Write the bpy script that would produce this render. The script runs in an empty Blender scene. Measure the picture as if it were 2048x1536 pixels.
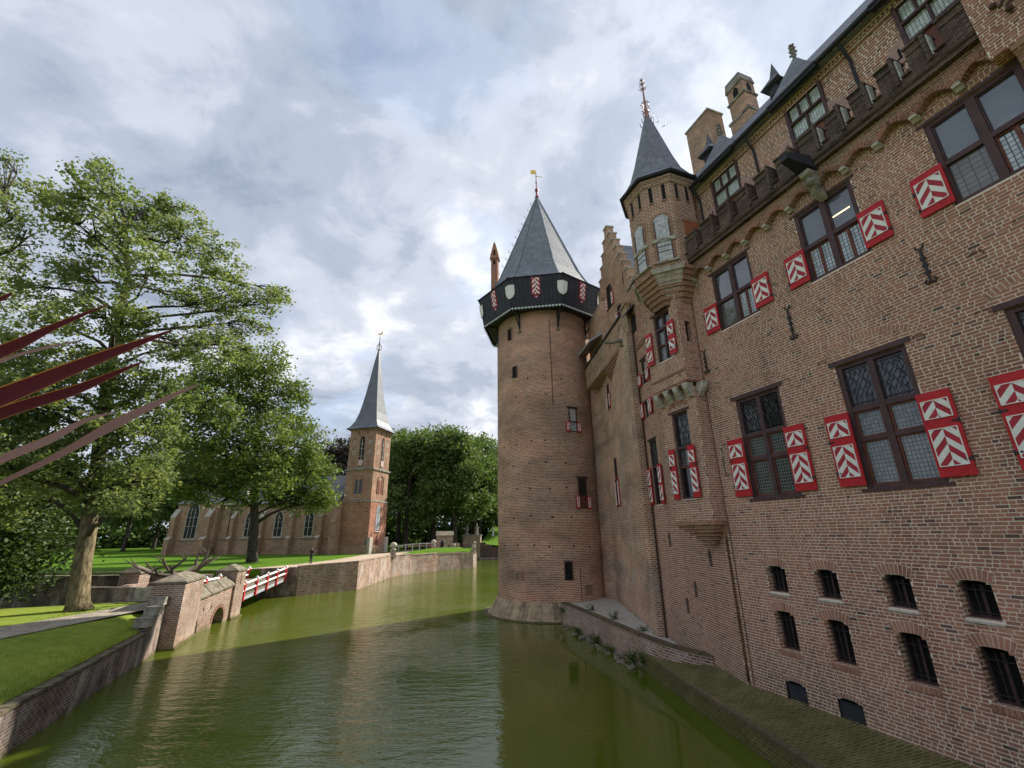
import bpy, bmesh, math, random
import numpy as np
from mathutils import Matrix, Vector
R = math.radians
SC = bpy.context.scene
COL = SC.collection

# ------------------------------------------------------------------ camera, sky, sun, exposure
HC = 5.6
cd = bpy.data.cameras.new("camera"); cam = bpy.data.objects.new("camera", cd); COL.objects.link(cam)
cd.sensor_fit = 'HORIZONTAL'; cd.sensor_width = 36.0; cd.lens = 36.0 * 880.0 / 2048.0
cd.clip_start = 0.05; cd.clip_end = 4000.0
_r = Vector((0.999889, 0.0047454, -0.0141191)); _d = Vector((-0.0148952, 0.3185493, -0.9477893)); _f = Vector((0, 0.9478944, 0.3185846))
m3 = Matrix((( _r.x, -_d.x, -_f.x), (_r.y, -_d.y, -_f.y), (_r.z, -_d.z, -_f.z)))
cam.matrix_world = Matrix.Translation((0, 0, HC)) @ m3.to_4x4()
SC.camera = cam
SUN_AZ, SUN_EL = 48.5, 40.0
sd = Vector((math.sin(R(SUN_AZ)) * math.cos(R(SUN_EL)), math.cos(R(SUN_AZ)) * math.cos(R(SUN_EL)), math.sin(R(SUN_EL))))
W = bpy.data.worlds.new("World"); SC.world = W; W.use_nodes = True
def build_world():
    nt = W.node_tree; N = nt.nodes; L = nt.links; N.clear()
    out = N.new('ShaderNodeOutputWorld'); bg = N.new('ShaderNodeBackground'); bg.inputs['Strength'].default_value = 0.1
    sky = N.new('ShaderNodeTexSky'); sky.sky_type = 'NISHITA'; sky.sun_disc = False
    sky.sun_elevation = R(SUN_EL); sky.sun_rotation = R(SUN_AZ); sky.air_density = 1.0; sky.dust_density = 2.0
    tc = N.new('ShaderNodeTexCoord'); sep = N.new('ShaderNodeSeparateXYZ'); L.new(tc.outputs['Generated'], sep.inputs[0])
    def M(op, a, b=None, c=None):
        n = N.new('ShaderNodeMath'); n.operation = op
        for i, v in enumerate((a, b, c)):
            if v is None: continue
            if isinstance(v, (int, float)): n.inputs[i].default_value = v
            else: L.new(v, n.inputs[i])
        return n.outputs[0]
    zz = M('ADD', M('MAXIMUM', sep.outputs[2], 0.0), 0.3)
    cb = N.new('ShaderNodeCombineXYZ'); L.new(M('DIVIDE', sep.outputs[0], zz), cb.inputs[0]); L.new(M('DIVIDE', sep.outputs[1], zz), cb.inputs[1])
    def noise(scale, detail, rough, off, dist=0.0):
        mp = N.new('ShaderNodeMapping'); mp.inputs['Location'].default_value = off; L.new(cb.outputs[0], mp.inputs[0])
        n = N.new('ShaderNodeTexNoise'); n.inputs['Scale'].default_value = scale; n.inputs['Detail'].default_value = detail
        n.inputs['Roughness'].default_value = rough; n.inputs['Distortion'].default_value = dist; L.new(mp.outputs[0], n.inputs['Vector']); return n.outputs['Fac']
    def ramp(v, pts):
        r = N.new('ShaderNodeValToRGB'); L.new(v, r.inputs[0]); e = r.color_ramp.elements
        r.color_ramp.interpolation = 'EASE'
        for i, (p, c) in enumerate(pts):
            el = e[i] if i < 2 else e.new(p)
            el.position = p; el.color = (*c, 1)
        return r.outputs[0]
    def mix(f, a, b, t='MIX'):
        n = N.new('ShaderNodeMix'); n.data_type = 'RGBA'; n.blend_type = t
        for i, v in ((0, f), (6, a), (7, b)):
            if isinstance(v, (int, float)): n.inputs[i].default_value = v
            elif isinstance(v, tuple): n.inputs[i].default_value = (*v, 1)
            else: L.new(v, n.inputs[i])
        return n.outputs[2]
    n1 = noise(1.9, 8, 0.58, (3.1, 1.7, 0), 0.3)
    n2 = noise(5.0, 6, 0.6, (7.3, 4.4, 0), 0.5)
    cl = ramp(M('ADD', M('MULTIPLY', n1, 0.68), M('MULTIPLY', n2, 0.32)), [(0.37, (1.3, 1.52, 2.0)), (0.46, (1.8, 2.04, 2.48)), (0.535, (2.45, 2.65, 3.05)), (0.65, (3.8, 3.9, 4.15))])
    cov = ramp(noise(2.2, 6, 0.6, (11.2, 8.5, 0), 0.3), [(0.34, (0, 0, 0)), (0.46, (1, 1, 1))])
    skyb = mix(1.0, sky.outputs[0], (1.15, 1.2, 1.25), 'MULTIPLY')
    base = mix(M('ADD', M('MULTIPLY', cov, 0.16), 0.84), skyb, cl)
    # brightening of the cloud veil around the sun
    vd = N.new('ShaderNodeVectorMath'); vd.operation = 'DOT_PRODUCT'; L.new(tc.outputs['Generated'], vd.inputs[0]); vd.inputs[1].default_value = sd
    glow = M('POWER', M('MAXIMUM', vd.outputs['Value'], 0.0), 14.0)
    gl = mix(1.0, base, mix(glow, (1, 1, 1), (1.5, 1.47, 1.42)), 'MULTIPLY')
    L.new(gl, bg.inputs[0]); L.new(bg.outputs[0], out.inputs[0])
build_world()
sl = bpy.data.lights.new("sun", 'SUN'); sl.energy = 2.7; sl.angle = R(0.7); sl.color = (1.0, 0.93, 0.82)
so = bpy.data.objects.new("sun", sl); COL.objects.link(so); so.location = (60, 60, 80)
so.rotation_euler = (-sd).to_track_quat('-Z', 'Y').to_euler()
SC.view_settings.view_transform = 'Standard'; SC.view_settings.look = 'None'; SC.view_settings.gamma = 1.0
SC.view_settings.exposure = 1.48; SC.view_settings.use_curve_mapping = False
SC.render.engine = 'CYCLES'
try:
    SC.cycles.max_bounces = 8; SC.cycles.diffuse_bounces = 4; SC.cycles.transparent_max_bounces = 8; SC.cycles.caustics_reflective = False; SC.cycles.caustics_refractive = False
except Exception: pass

# ------------------------------------------------------------------ mesh helpers
class MB:
    def __init__(s): s.v = []; s.f = []; s.m = []; s.uv = {}
    def add(s, vs, fs, m=0, uvs=None):
        b = len(s.v); s.v += [tuple(map(float, v)) for v in vs]
        for i, f in enumerate(fs):
            if uvs: s.uv[len(s.f)] = uvs[i]
            s.f.append(tuple(b + k for k in f)); s.m.append(m)
        return s
    def box(s, x0, x1, y0, y1, z0, z1, m=0):
        return s.add([(x0,y0,z0),(x1,y0,z0),(x1,y1,z0),(x0,y1,z0),(x0,y0,z1),(x1,y0,z1),(x1,y1,z1),(x0,y1,z1)],
                     [(0,3,2,1),(4,5,6,7),(0,1,5,4),(1,2,6,5),(2,3,7,6),(3,0,4,7)], m)
    def xz(s, pts, y0, y1, m=0):          # polygon in x,z pushed along y
        n = len(pts); vs = [(x, y0, z) for x, z in pts] + [(x, y1, z) for x, z in pts]
        return s.add(vs, [tuple(range(n)), tuple(range(2*n-1, n-1, -1))] + [(i, i+n, (i+1) % n + n, (i+1) % n) for i in range(n)], m)
    def xy(s, pts, z0, z1, m=0, top=True, bot=True):          # polygon in x,y pushed along z
        n = len(pts); vs = [(x, y, z0) for x, y in pts] + [(x, y, z1) for x, y in pts]
        fs = [(i, (i+1) % n, (i+1) % n + n, i+n) for i in range(n)]
        if top: fs.append(tuple(range(n, 2*n)))
        if bot: fs.append(tuple(range(n-1, -1, -1)))
        return s.add(vs, fs, m)
    def yz(s, pts, x0, x1, m=0):
        n = len(pts); vs = [(x0, y, z) for y, z in pts] + [(x1, y, z) for y, z in pts]
        return s.add(vs, [tuple(range(n)), tuple(range(2*n-1, n-1, -1))] + [(i, i+n, (i+1) % n + n, (i+1) % n) for i in range(n)], m)
    def lathe(s, prof, n=24, c=(0, 0), a0=0.0, m=0, cap=True, seg=None):
        k = len(prof); vs = []; fs = []; uv = []
        for i in range(n + 1):
            a = a0 + 2*math.pi*i/n
            for r, z in prof: vs.append((c[0] + r*math.cos(a), c[1] + r*math.sin(a), z))
        R0 = max(r for r, z in prof)
        ln = [0]
        for i in range(1, k): ln.append(ln[-1] + math.hypot(prof[i][0]-prof[i-1][0], prof[i][1]-prof[i-1][1]))
        for i in range(n):
            for j in range(k-1):
                fs.append((i*k+j, (i+1)*k+j, (i+1)*k+j+1, i*k+j+1))
                u0 = 2*math.pi*R0*i/n; u1 = 2*math.pi*R0*(i+1)/n
                uv.append(((u0, ln[j]), (u1, ln[j]), (u1, ln[j+1]), (u0, ln[j+1])))
        s.add(vs, fs, m, uv)
        return s
    def tube(s, path, rad, n=6, m=0, cap=True):
        path = [Vector(p) for p in path]
        if isinstance(rad, (int, float)): rad = [rad]*len(path)
        vs = []; ref = None
        for i, p in enumerate(path):
            t = (path[min(i+1, len(path)-1)] - path[max(i-1, 0)])
            if t.length < 1e-9: t = Vector((0, 0, 1))
            t.normalize()
            if ref is None: ref = Vector((1, 0, 0)) if abs(t.x) < 0.8 else Vector((0, 1, 0))
            a = t.cross(ref); a.normalize(); b = t.cross(a); ref = -(t.cross(a).cross(t)) if False else ref
            for k in range(n):
                w = 2*math.pi*k/n; vs.append(p + (a*math.cos(w) + b*math.sin(w))*rad[i])
        fs = [(i*n+k, i*n+(k+1) % n, (i+1)*n+(k+1) % n, (i+1)*n+k) for i in range(len(path)-1) for k in range(n)]
        if cap: fs += [tuple(range(n-1, -1, -1)), tuple(range((len(path)-1)*n, len(path)*n))]
        return s.add(vs, fs, m)
    def ball(s, c, r, n=10, k=6, m=0, sq=(1, 1, 1)):
        vs = []; fs = []
        for j in range(k+1):
            t = math.pi*j/k
            for i in range(n):
                a = 2*math.pi*i/n; vs.append((c[0]+r*sq[0]*math.sin(t)*math.cos(a), c[1]+r*sq[1]*math.sin(t)*math.sin(a), c[2]+r*sq[2]*math.cos(t)))
        for j in range(k):
            for i in range(n): fs.append((j*n+i, (j+1)*n+i, (j+1)*n+(i+1) % n, j*n+(i+1) % n))
        return s.add(vs, fs, m)
    def mesh(s, name, mats, smooth=False):
        me = bpy.data.meshes.new(name); me.from_pydata(s.v, [], s.f)
        for m in (mats if isinstance(mats, (list, tuple)) else [mats]): me.materials.append(m)
        me.polygons.foreach_set('material_index', s.m)
        uvl = me.uv_layers.new(name='UVMap'); buf = np.zeros((len(me.loops), 2), dtype=np.float32)
        li = 0; V = s.v
        for fi, f in enumerate(s.f):
            n = len(f)
            if fi in s.uv: buf[li:li+n] = s.uv[fi]
            else:
                a, b, c = V[f[0]], V[f[1]], V[f[2]]
                ux, uy, uz = b[0]-a[0], b[1]-a[1], b[2]-a[2]; wx, wy, wz = c[0]-a[0], c[1]-a[1], c[2]-a[2]
                nx, ny, nz = uy*wz-uz*wy, uz*wx-ux*wz, ux*wy-uy*wx; l = math.sqrt(nx*nx+ny*ny+nz*nz) or 1.0
                nx /= l; ny /= l; nz /= l; h = math.hypot(nx, ny)
                if h < 0.35:
                    for q, k in enumerate(f): buf[li+q] = (V[k][0], V[k][1])
                else:
                    tx, ty = -ny/h, nx/h; sl_ = 1.0/max(h, 0.3)
                    for q, k in enumerate(f): buf[li+q] = (V[k][0]*tx + V[k][1]*ty, V[k][2]*sl_)
            li += n
        uvl.data.foreach_set('uv', buf.ravel())
        if smooth: me.polygons.foreach_set('use_smooth', [True]*len(me.polygons))
        me.update(); return me

def place(name, me, parent=None, loc=(0, 0, 0), rz=0.0, rot=None, scale=None):
    o = bpy.data.objects.new(name, me); COL.objects.link(o); o.location = loc
    o.rotation_euler = rot if rot else (0, 0, rz)
    if scale: o.scale = scale
    if parent: o.parent = parent
    return o
def obj(name, mb, mats, parent=None, loc=(0, 0, 0), rz=0.0, smooth=False, rot=None):
    return place(name, mb.mesh(name, mats, smooth), parent, loc, rz, rot)
def tag(o, label=None, cat=None, group=None, kind=None):
    for k, v in (('label', label), ('category', cat), ('group', group), ('kind', kind)):
        if v: o[k] = v
    return o
def thing(name, label, cat, loc=(0, 0, 0), rz=0.0, group=None):
    o = place(name, None, None, loc, rz); o.empty_display_size = 0.3
    return tag(o, label, cat, group)
def copy_tree(o, parent=None):
    c = o.copy(); COL.objects.link(c)
    if parent: c.parent = parent
    for ch in list(o.children): copy_tree(ch, c)
    return c

# ------------------------------------------------------------------ materials
def newmat(name):
    m = bpy.data.materials.new(name); m.use_nodes = True; nt = m.node_tree
    return m, nt.nodes, nt.links, nt.nodes['Principled BSDF']
def nd(N, t, **kw):
    n = N.new(t)
    for k, v in kw.items():
        if k in n.inputs: n.inputs[k].default_value = v
        else: setattr(n, k, v)
    return n
def mixc(N, L, f, a, b, t='MIX'):
    n = N.new('ShaderNodeMix'); n.data_type = 'RGBA'; n.blend_type = t
    for i, v in ((0, f), (6, a), (7, b)):
        if isinstance(v, (int, float)): n.inputs[i].default_value = v
        elif isinstance(v, tuple): n.inputs[i].default_value = (*v, 1)
        else: L.new(v, n.inputs[i])
    return n.outputs[2]
def math_(N, L, op, a, b=None):
    n = N.new('ShaderNodeMath'); n.operation = op
    for i, v in enumerate((a, b)):
        if v is None: continue
        if isinstance(v, (int, float)): n.inputs[i].default_value = v
        else: L.new(v, n.inputs[i])
    return n.outputs[0]
def rampn(N, L, v, pts):
    r = N.new('ShaderNodeValToRGB'); L.new(v, r.inputs[0]); e = r.color_ramp.elements
    for i, (p, c) in enumerate(pts):
        el = e[i] if i < 2 else e.new(p)
        el.position = p; el.color = (*c, 1) if isinstance(c, tuple) else (c, c, c, 1)
    return r.outputs[0]
def noisen(N, L, scale, detail=4, rough=0.55, vec=None, sc=None, off=(0, 0, 0)):
    tc = N.new('ShaderNodeTexCoord'); src = vec or tc.outputs['Object']
    mp = N.new('ShaderNodeMapping'); L.new(src, mp.inputs[0]); mp.inputs['Location'].default_value = off
    if sc: mp.inputs['Scale'].default_value = sc
    n = nd(N, 'ShaderNodeTexNoise', Scale=scale, Detail=detail, Roughness=rough); L.new(mp.outputs[0], n.inputs['Vector']); return n.outputs['Fac']
def plain(name, col, rough=0.7, metal=0.0, var=0.12, scale=3.0, bump=0.0, bscale=30.0, spec=0.3):
    m, N, L, P = newmat(name); P.inputs['Roughness'].default_value = rough; P.inputs['Metallic'].default_value = metal
    P.inputs['Specular IOR Level'].default_value = spec
    f = rampn(N, L, noisen(N, L, scale, 5, 0.6), [(0.3, 1.0-var*1.4), (0.7, 1.0+var)])
    L.new(mixc(N, L, 1.0, col, f, 'MULTIPLY'), P.inputs['Base Color'])
    if bump:
        b = nd(N, 'ShaderNodeBump', Strength=bump, Distance=0.02); L.new(noisen(N, L, bscale, 4, 0.6), b.inputs['Height']); L.new(b.outputs[0], P.inputs['Normal'])
    return m
def bricktex(name, c1, c2, mortar, bw=0.235, rh=0.075, ms=0.011, stain=(0.72, 1.15), stain_scale=0.35, white=0.0, moss=0.0, mossh=0.6, dark=0.0, bump=0.6, streak=False, bands=False):
    m, N, L, P = newmat(name); P.inputs['Roughness'].default_value = 0.9; P.inputs['Specular IOR Level'].default_value = 0.15
    uv = N.new('ShaderNodeUVMap'); uv.uv_map = 'UVMap'
    wob = noisen(N, L, 3.0, 2, 0.5)
    b = nd(N, 'ShaderNodeTexBrick'); L.new(uv.outputs[0], b.inputs['Vector'])
    for k, v in (('Scale', 1.0), ('Mortar Size', ms), ('Mortar Smooth', 0.25), ('Bias', -0.05), ('Brick Width', bw), ('Row Height', rh)): b.inputs[k].default_value = v
    b.inputs['Color1'].default_value = (*c1, 1); b.inputs['Color2'].default_value = (*c2, 1); b.inputs['Mortar'].default_value = (*mortar, 1)
    b.offset = 0.5; b.squash = 1.0
    # second, different bond gives per brick dark and orange ones
    b2 = nd(N, 'ShaderNodeTexBrick'); L.new(uv.outputs[0], b2.inputs['Vector'])
    for k, v in (('Scale', 1.0), ('Mortar Size', 0.0), ('Bias', -0.35), ('Brick Width', bw), ('Row Height', rh)): b2.inputs[k].default_value = v
    b2.inputs['Color1'].default_value = (1.04, 1.0, 0.98, 1); b2.inputs['Color2'].default_value = (0.55, 0.52, 0.56, 1); b2.offset = 0.5
    col = mixc(N, L, math_(N, L, 'SUBTRACT', 1.0, b.outputs['Fac']), b.outputs['Color'], mixc(N, L, 1.0, b.outputs['Color'], b2.outputs['Color'], 'MULTIPLY'))
    st = rampn(N, L, noisen(N, L, stain_scale, 6, 0.62, sc=(1, 1, 1.6)), [(0.32, stain[0]), (0.68, stain[1])])
    col = mixc(N, L, 1.0, col, st, 'MULTIPLY')
    hue = rampn(N, L, noisen(N, L, 0.28, 3, 0.5, off=(5, 9, 2)), [(0.35, (1.0, 0.97, 0.93)), (0.65, (1.06, 0.94, 0.88))])
    col = mixc(N, L, 1.0, col, hue, 'MULTIPLY')
    if bands:
        bn = rampn(N, L, noisen(N, L, 1.0, 5, 0.6, sc=(0.12, 0.12, 0.55), off=(2, 6, 4)), [(0.36, (0.72, 0.74, 0.74)), (0.5, (1.0, 0.98, 0.95)), (0.64, (1.12, 1.0, 0.94))])
        col = mixc(N, L, 1.0, col, bn, 'MULTIPLY')
    if white:
        w = rampn(N, L, noisen(N, L, 1.1, 7, 0.7, sc=(1, 1, 0.35 if streak else 1)), [(0.5, 0.0), (0.72, 1.0)])
        col = mixc(N, L, math_(N, L, 'MULTIPLY', w, white), col, (0.62, 0.57, 0.52))
    if dark:
        w = rampn(N, L, noisen(N, L, 0.8, 6, 0.65, sc=(1, 1, 0.4), off=(3, 3, 3)), [(0.45, 0.0), (0.65, 1.0)])
        col = mixc(N, L, math_(N, L, 'MULTIPLY', w, dark), col, (0.035, 0.032, 0.03))
    if moss:
        tc = N.new('ShaderNodeTexCoord'); sp = N.new('ShaderNodeSeparateXYZ'); L.new(tc.outputs['Object'], sp.inputs[0])
        h = math_(N, L, 'SUBTRACT', mossh, math_(N, L, 'ADD', sp.outputs[2], math_(N, L, 'MULTIPLY', noisen(N, L, 1.4, 5, 0.65), 0.7)))
        hh = rampn(N, L, math_(N, L, 'ADD', h, 0.5), [(0.35, 0.0), (0.6, 1.0)])
        col = mixc(N, L, math_(N, L, 'MULTIPLY', hh, moss), col, (0.075, 0.085, 0.025))
    L.new(col, P.inputs['Base Color'])
    bp = nd(N, 'ShaderNodeBump', Strength=bump, Distance=0.012)
    L.new(math_(N, L, 'ADD', math_(N, L, 'SUBTRACT', 1.0, b.outputs['Fac']), math_(N, L, 'MULTIPLY', noisen(N, L, 40.0, 3, 0.6), 0.35)), bp.inputs['Height']); L.new(bp.outputs[0], P.inputs['Normal'])
    return m
def brickpiece(name, ramp, dirt=(0.7, 1.12), dk=0.0):
    m, N, L, P = newmat(name); P.inputs['Roughness'].default_value = 0.88; P.inputs['Specular IOR Level'].default_value = 0.18
    g = N.new('ShaderNodeNewGeometry'); oi = N.new('ShaderNodeObjectInfo')
    r = math_(N, L, 'FRACT', math_(N, L, 'ADD', g.outputs['Random Per Island'], math_(N, L, 'MULTIPLY', oi.outputs['Random'], 7.31)))
    col = rampn(N, L, r, ramp)
    # world position so that the single bricks share the wall's stains
    pos = g.outputs['Position']
    st = rampn(N, L, noisen(N, L, 0.42, 6, 0.62, vec=pos), [(0.32, dirt[0]), (0.68, dirt[1])])
    col = mixc(N, L, 1.0, col, st, 'MULTIPLY')
    gr = rampn(N, L, noisen(N, L, 22.0, 5, 0.65, vec=pos), [(0.25, 0.72), (0.75, 1.18)])
    col = mixc(N, L, 1.0, col, gr, 'MULTIPLY')
    wv = rampn(N, L, noisen(N, L, 0.9, 6, 0.7, vec=pos, off=(4, 1, 8)), [(0.64, 0.0), (0.82, 0.3)])
    col = mixc(N, L, wv, col, (0.5, 0.45, 0.4))
    sz_ = N.new('ShaderNodeSeparateXYZ'); L.new(pos, sz_.inputs[0])
    damp = rampn(N, L, math_(N, L, 'SUBTRACT', 1.0, math_(N, L, 'MULTIPLY', math_(N, L, 'ADD', sz_.outputs[2], math_(N, L, 'MULTIPLY', noisen(N, L, 0.7, 6, 0.65, vec=pos, off=(1, 2, 3)), 2.6)), 0.25)), [(0.05, 0.0), (0.42, 0.5)])
    col = mixc(N, L, damp, col, (0.16, 0.13, 0.085))
    rep = rampn(N, L, noisen(N, L, 0.55, 2, 0.4, vec=pos, off=(9, 4, 6)), [(0.62, 0.0), (0.66, 0.2)])
    col = mixc(N, L, rep, col, (0.46, 0.24, 0.17))
    stk = rampn(N, L, noisen(N, L, 1.0, 5, 0.6, vec=pos, sc=(2.6, 2.6, 0.22), off=(7, 3, 1)), [(0.52, (1.0, 1.0, 1.0)), (0.72, (0.68, 0.66, 0.64))])
    col = mixc(N, L, 1.0, col, stk, 'MULTIPLY')
    if dk: col = mixc(N, L, dk, col, (0.03, 0.026, 0.024))
    L.new(col, P.inputs['Base Color'])
    bp = nd(N, 'ShaderNodeBump', Strength=0.5, Distance=0.006); L.new(noisen(N, L, 55.0, 4, 0.65, vec=pos), bp.inputs['Height']); L.new(bp.outputs[0], P.inputs['Normal'])
    return m

WALLRAMP = [(0.0, (0.13, 0.085, 0.08)), (0.045, (0.26, 0.135, 0.11)), (0.09, (0.36, 0.175, 0.13)), (0.35, (0.405, 0.195, 0.138)), (0.6, (0.43, 0.21, 0.148)), (0.8, (0.45, 0.222, 0.155)), (0.95, (0.47, 0.22, 0.145)), (1.0, (0.37, 0.24, 0.185))]
M_brick = brickpiece("wall_brick", WALLRAMP)
M_archbrick = brickpiece("arch_brick", [(0.0, (0.40, 0.20, 0.15)), (0.5, (0.45, 0.23, 0.165)), (1.0, (0.48, 0.265, 0.185))])
M_mortar = plain("mortar", (0.77, 0.67, 0.545), 0.95, var=0.07, scale=1.2, bump=0.4, bscale=60)
M_tower = bricktex("tower_brick", (0.42, 0.215, 0.152), (0.27, 0.145, 0.11), (0.70, 0.59, 0.47), bw=0.29, rh=0.108, ms=0.02, bands=True, white=0.15, stain=(0.66, 1.18), stain_scale=0.3, moss=0.75, mossh=1.3)
M_brickT = bricktex("range_brick", (0.43, 0.25, 0.175), (0.29, 0.165, 0.12), (0.72, 0.62, 0.5), bw=0.26, rh=0.096, ms=0.02, stain=(0.62, 1.15), bands=True, white=0.5, moss=0.4, mossh=1.4)
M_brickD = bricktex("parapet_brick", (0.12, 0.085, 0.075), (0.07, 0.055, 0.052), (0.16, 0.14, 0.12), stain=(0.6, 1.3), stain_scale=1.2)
M_brickG = bricktex("gable_brick", (0.44, 0.29, 0.2), (0.33, 0.205, 0.145), (0.56, 0.48, 0.38), stain=(0.7, 1.15), stain_scale=0.8)
M_brickC = bricktex("church_brick", (0.37, 0.245, 0.175), (0.28, 0.18, 0.13), (0.44, 0.36, 0.28), bw=0.4, rh=0.17, ms=0.02, stain=(0.8, 1.12))
M_brickCr = bricktex("church_red_brick", (0.38, 0.185, 0.13), (0.29, 0.145, 0.11), (0.46, 0.3, 0.22), bw=0.4, rh=0.17, ms=0.02, stain=(0.75, 1.15))
M_quay = bricktex("quay_brick", (0.36, 0.245, 0.19), (0.25, 0.165, 0.13), (0.56, 0.5, 0.43), bw=0.34, rh=0.14, ms=0.02, white=0.8, streak=True, moss=0.8, mossh=0.25, stain=(0.6, 1.15), stain_scale=0.7)
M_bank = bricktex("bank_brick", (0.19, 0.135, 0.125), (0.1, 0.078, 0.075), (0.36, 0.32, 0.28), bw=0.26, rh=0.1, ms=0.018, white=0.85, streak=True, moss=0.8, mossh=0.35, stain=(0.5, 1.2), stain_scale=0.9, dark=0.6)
M_mossbrick = bricktex("moss_brick", (0.2, 0.145, 0.09), (0.1, 0.078, 0.045), (0.3, 0.27, 0.15), ms=0.02, moss=0.62, mossh=1.35, stain=(0.5, 1.3), stain_scale=1.5, bw=0.24, rh=0.095, bump=0.9)
M_gate = bricktex("gate_brick", (0.30, 0.2, 0.155), (0.19, 0.125, 0.105), (0.52, 0.46, 0.39), bw=0.27, rh=0.1, ms=0.017, white=0.4, moss=0.6, mossh=0.5, dark=0.15)
M_stone = plain("sandstone", (0.44, 0.405, 0.345), 0.9, var=0.3, scale=4, bump=0.5, bscale=18)
M_stoneG = plain("weathered_stone", (0.27, 0.25, 0.21), 0.95, var=0.45, scale=2.5, bump=0.7, bscale=14)
M_cap = plain("coping_stone", (0.20, 0.175, 0.13), 0.95, var=0.4, scale=3, bump=0.6, bscale=20)
M_pink = plain("pink_stone", (0.42, 0.28, 0.245), 0.9, var=0.15, scale=5, bump=0.3)
M_litjamb_statue = plain("skylit_jamb_and_statue", (0.62, 0.63, 0.58), 0.9, var=0.2, scale=5)  # own tone of a statue; on crenel jambs it paints sky light
M_wood = plain("window_wood", (0.085, 0.045, 0.048), 0.6, var=0.25, scale=5)
M_woodr = plain("red_brown_wood", (0.16, 0.055, 0.035), 0.6, var=0.25, scale=5)
M_red = plain("shutter_red", (0.50, 0.017, 0.024), 0.55, var=0.14, scale=6, spec=0.35)
M_white = plain("shutter_white", (0.80, 0.80, 0.74), 0.55, var=0.07, scale=9)
M_redp = plain("panel_red", (0.42, 0.03, 0.05), 0.55, var=0.14, scale=6)
M_iron = plain("wrought_iron", (0.022, 0.02, 0.022), 0.6, var=0.3, scale=10, spec=0.5)
M_rust = plain("rusty_iron", (0.10, 0.055, 0.04), 0.8, var=0.35, scale=12)
M_dark = plain("dark_interior", (0.012, 0.011, 0.011), 0.9, var=0.3)
M_black = plain("black_boards", (0.022, 0.024, 0.03), 0.6, var=0.3, scale=2.5, spec=0.4)
M_blackb = plain("black_boards_grey", (0.035, 0.037, 0.043), 0.65, var=0.3, scale=2.5, spec=0.4)
M_gold = plain("gilt", (0.75, 0.50, 0.12), 0.35, metal=0.9, var=0.1)
M_lead = plain("lead_sheet", (0.12, 0.13, 0.15), 0.5, var=0.18, scale=0.8, spec=0.5)
M_leadl = plain("pale_lead", (0.36, 0.39, 0.42), 0.55, var=0.15, scale=2, spec=0.5)
M_board = plain("orange_boards", (0.34, 0.12, 0.055), 0.7, var=0.25, scale=8)
def slate(name, c, bw=0.22, rh=0.13):
    m, N, L, P = newmat(name); P.inputs['Roughness'].default_value = 0.68; P.inputs['Specular IOR Level'].default_value = 0.35
    uv = N.new('ShaderNodeUVMap'); uv.uv_map = 'UVMap'
    b = nd(N, 'ShaderNodeTexBrick'); L.new(uv.outputs[0], b.inputs['Vector'])
    for k, v in (('Scale', 1.0), ('Mortar Size', 0.01), ('Mortar Smooth', 0.6), ('Bias', 0.0), ('Brick Width', bw), ('Row Height', rh)): b.inputs[k].default_value = v
    b.inputs['Color1'].default_value = (*[x*1.22 for x in c], 1); b.inputs['Color2'].default_value = (*[x*0.78 for x in c], 1); b.inputs['Mortar'].default_value = (*[x*0.35 for x in c], 1)
    f = rampn(N, L, noisen(N, L, 0.9, 5, 0.6), [(0.3, 0.8), (0.7, 1.2)])
    L.new(mixc(N, L, 1.0, b.outputs['Color'], f, 'MULTIPLY'), P.inputs['Base Color'])
    bp = nd(N, 'ShaderNodeBump', Strength=0.6, Distance=0.02); L.new(math_(N, L, 'SUBTRACT', 1.0, b.outputs['Fac']), bp.inputs['Height']); L.new(bp.outputs[0], P.inputs['Normal'])
    return m
M_slate = slate("slate", (0.20, 0.215, 0.245))
M_slateD = slate("dark_slate", (0.13, 0.135, 0.15))
def glassm(name, base, rough=0.06, lead=None, leadcol=(0.03, 0.03, 0.03), spec=0.8, bw=0.1, rh=0.12, tint=0.0, diamond=False):
    m, N, L, P = newmat(name); P.inputs['Roughness'].default_value = rough; P.inputs['Specular IOR Level'].default_value = spec
    P.inputs['IOR'].default_value = 1.6
    uv = N.new('ShaderNodeUVMap'); uv.uv_map = 'UVMap'
    if lead:
        src = uv.outputs[0]
        if diamond:
            mp = N.new('ShaderNodeMapping'); mp.inputs['Rotation'].default_value = (0, 0, R(45)); L.new(src, mp.inputs[0]); src = mp.outputs[0]
        b = nd(N, 'ShaderNodeTexBrick'); L.new(src, b.inputs['Vector']); b.offset = 0.0
        for k, v in (('Scale', 1.0), ('Mortar Size', lead), ('Mortar Smooth', 0.1), ('Bias', 0.0), ('Brick Width', bw), ('Row Height', rh)): b.inputs[k].default_value = v
        b.inputs['Color1'].default_value = (*[x*1.25 for x in base], 1); b.inputs['Color2'].default_value = (*[x*0.75 for x in base], 1); b.inputs['Mortar'].default_value = (*leadcol, 1)
        L.new(b.outputs['Color'], P.inputs['Base Color'])
        rr = math_(N, L, 'ADD', math_(N, L, 'MULTIPLY', b.outputs['Fac'], 0.5), rough); L.new(rr, P.inputs['Roughness'])
    else:
        f = rampn(N, L, noisen(N, L, 1.3, 3, 0.5), [(0.3, 0.8), (0.7, 1.2)])
        L.new(mixc(N, L, 1.0, base, f, 'MULTIPLY'), P.inputs['Base Color'])
    bp = nd(N, 'ShaderNodeBump', Strength=0.3, Distance=0.02); L.new(noisen(N, L, 3.0, 2, 0.5), bp.inputs['Height']); L.new(bp.outputs[0], P.inputs['Normal'])
    return m
M_glass = glassm("clear_glass", (0.10, 0.115, 0.14), 0.05, spec=1.0)
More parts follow.
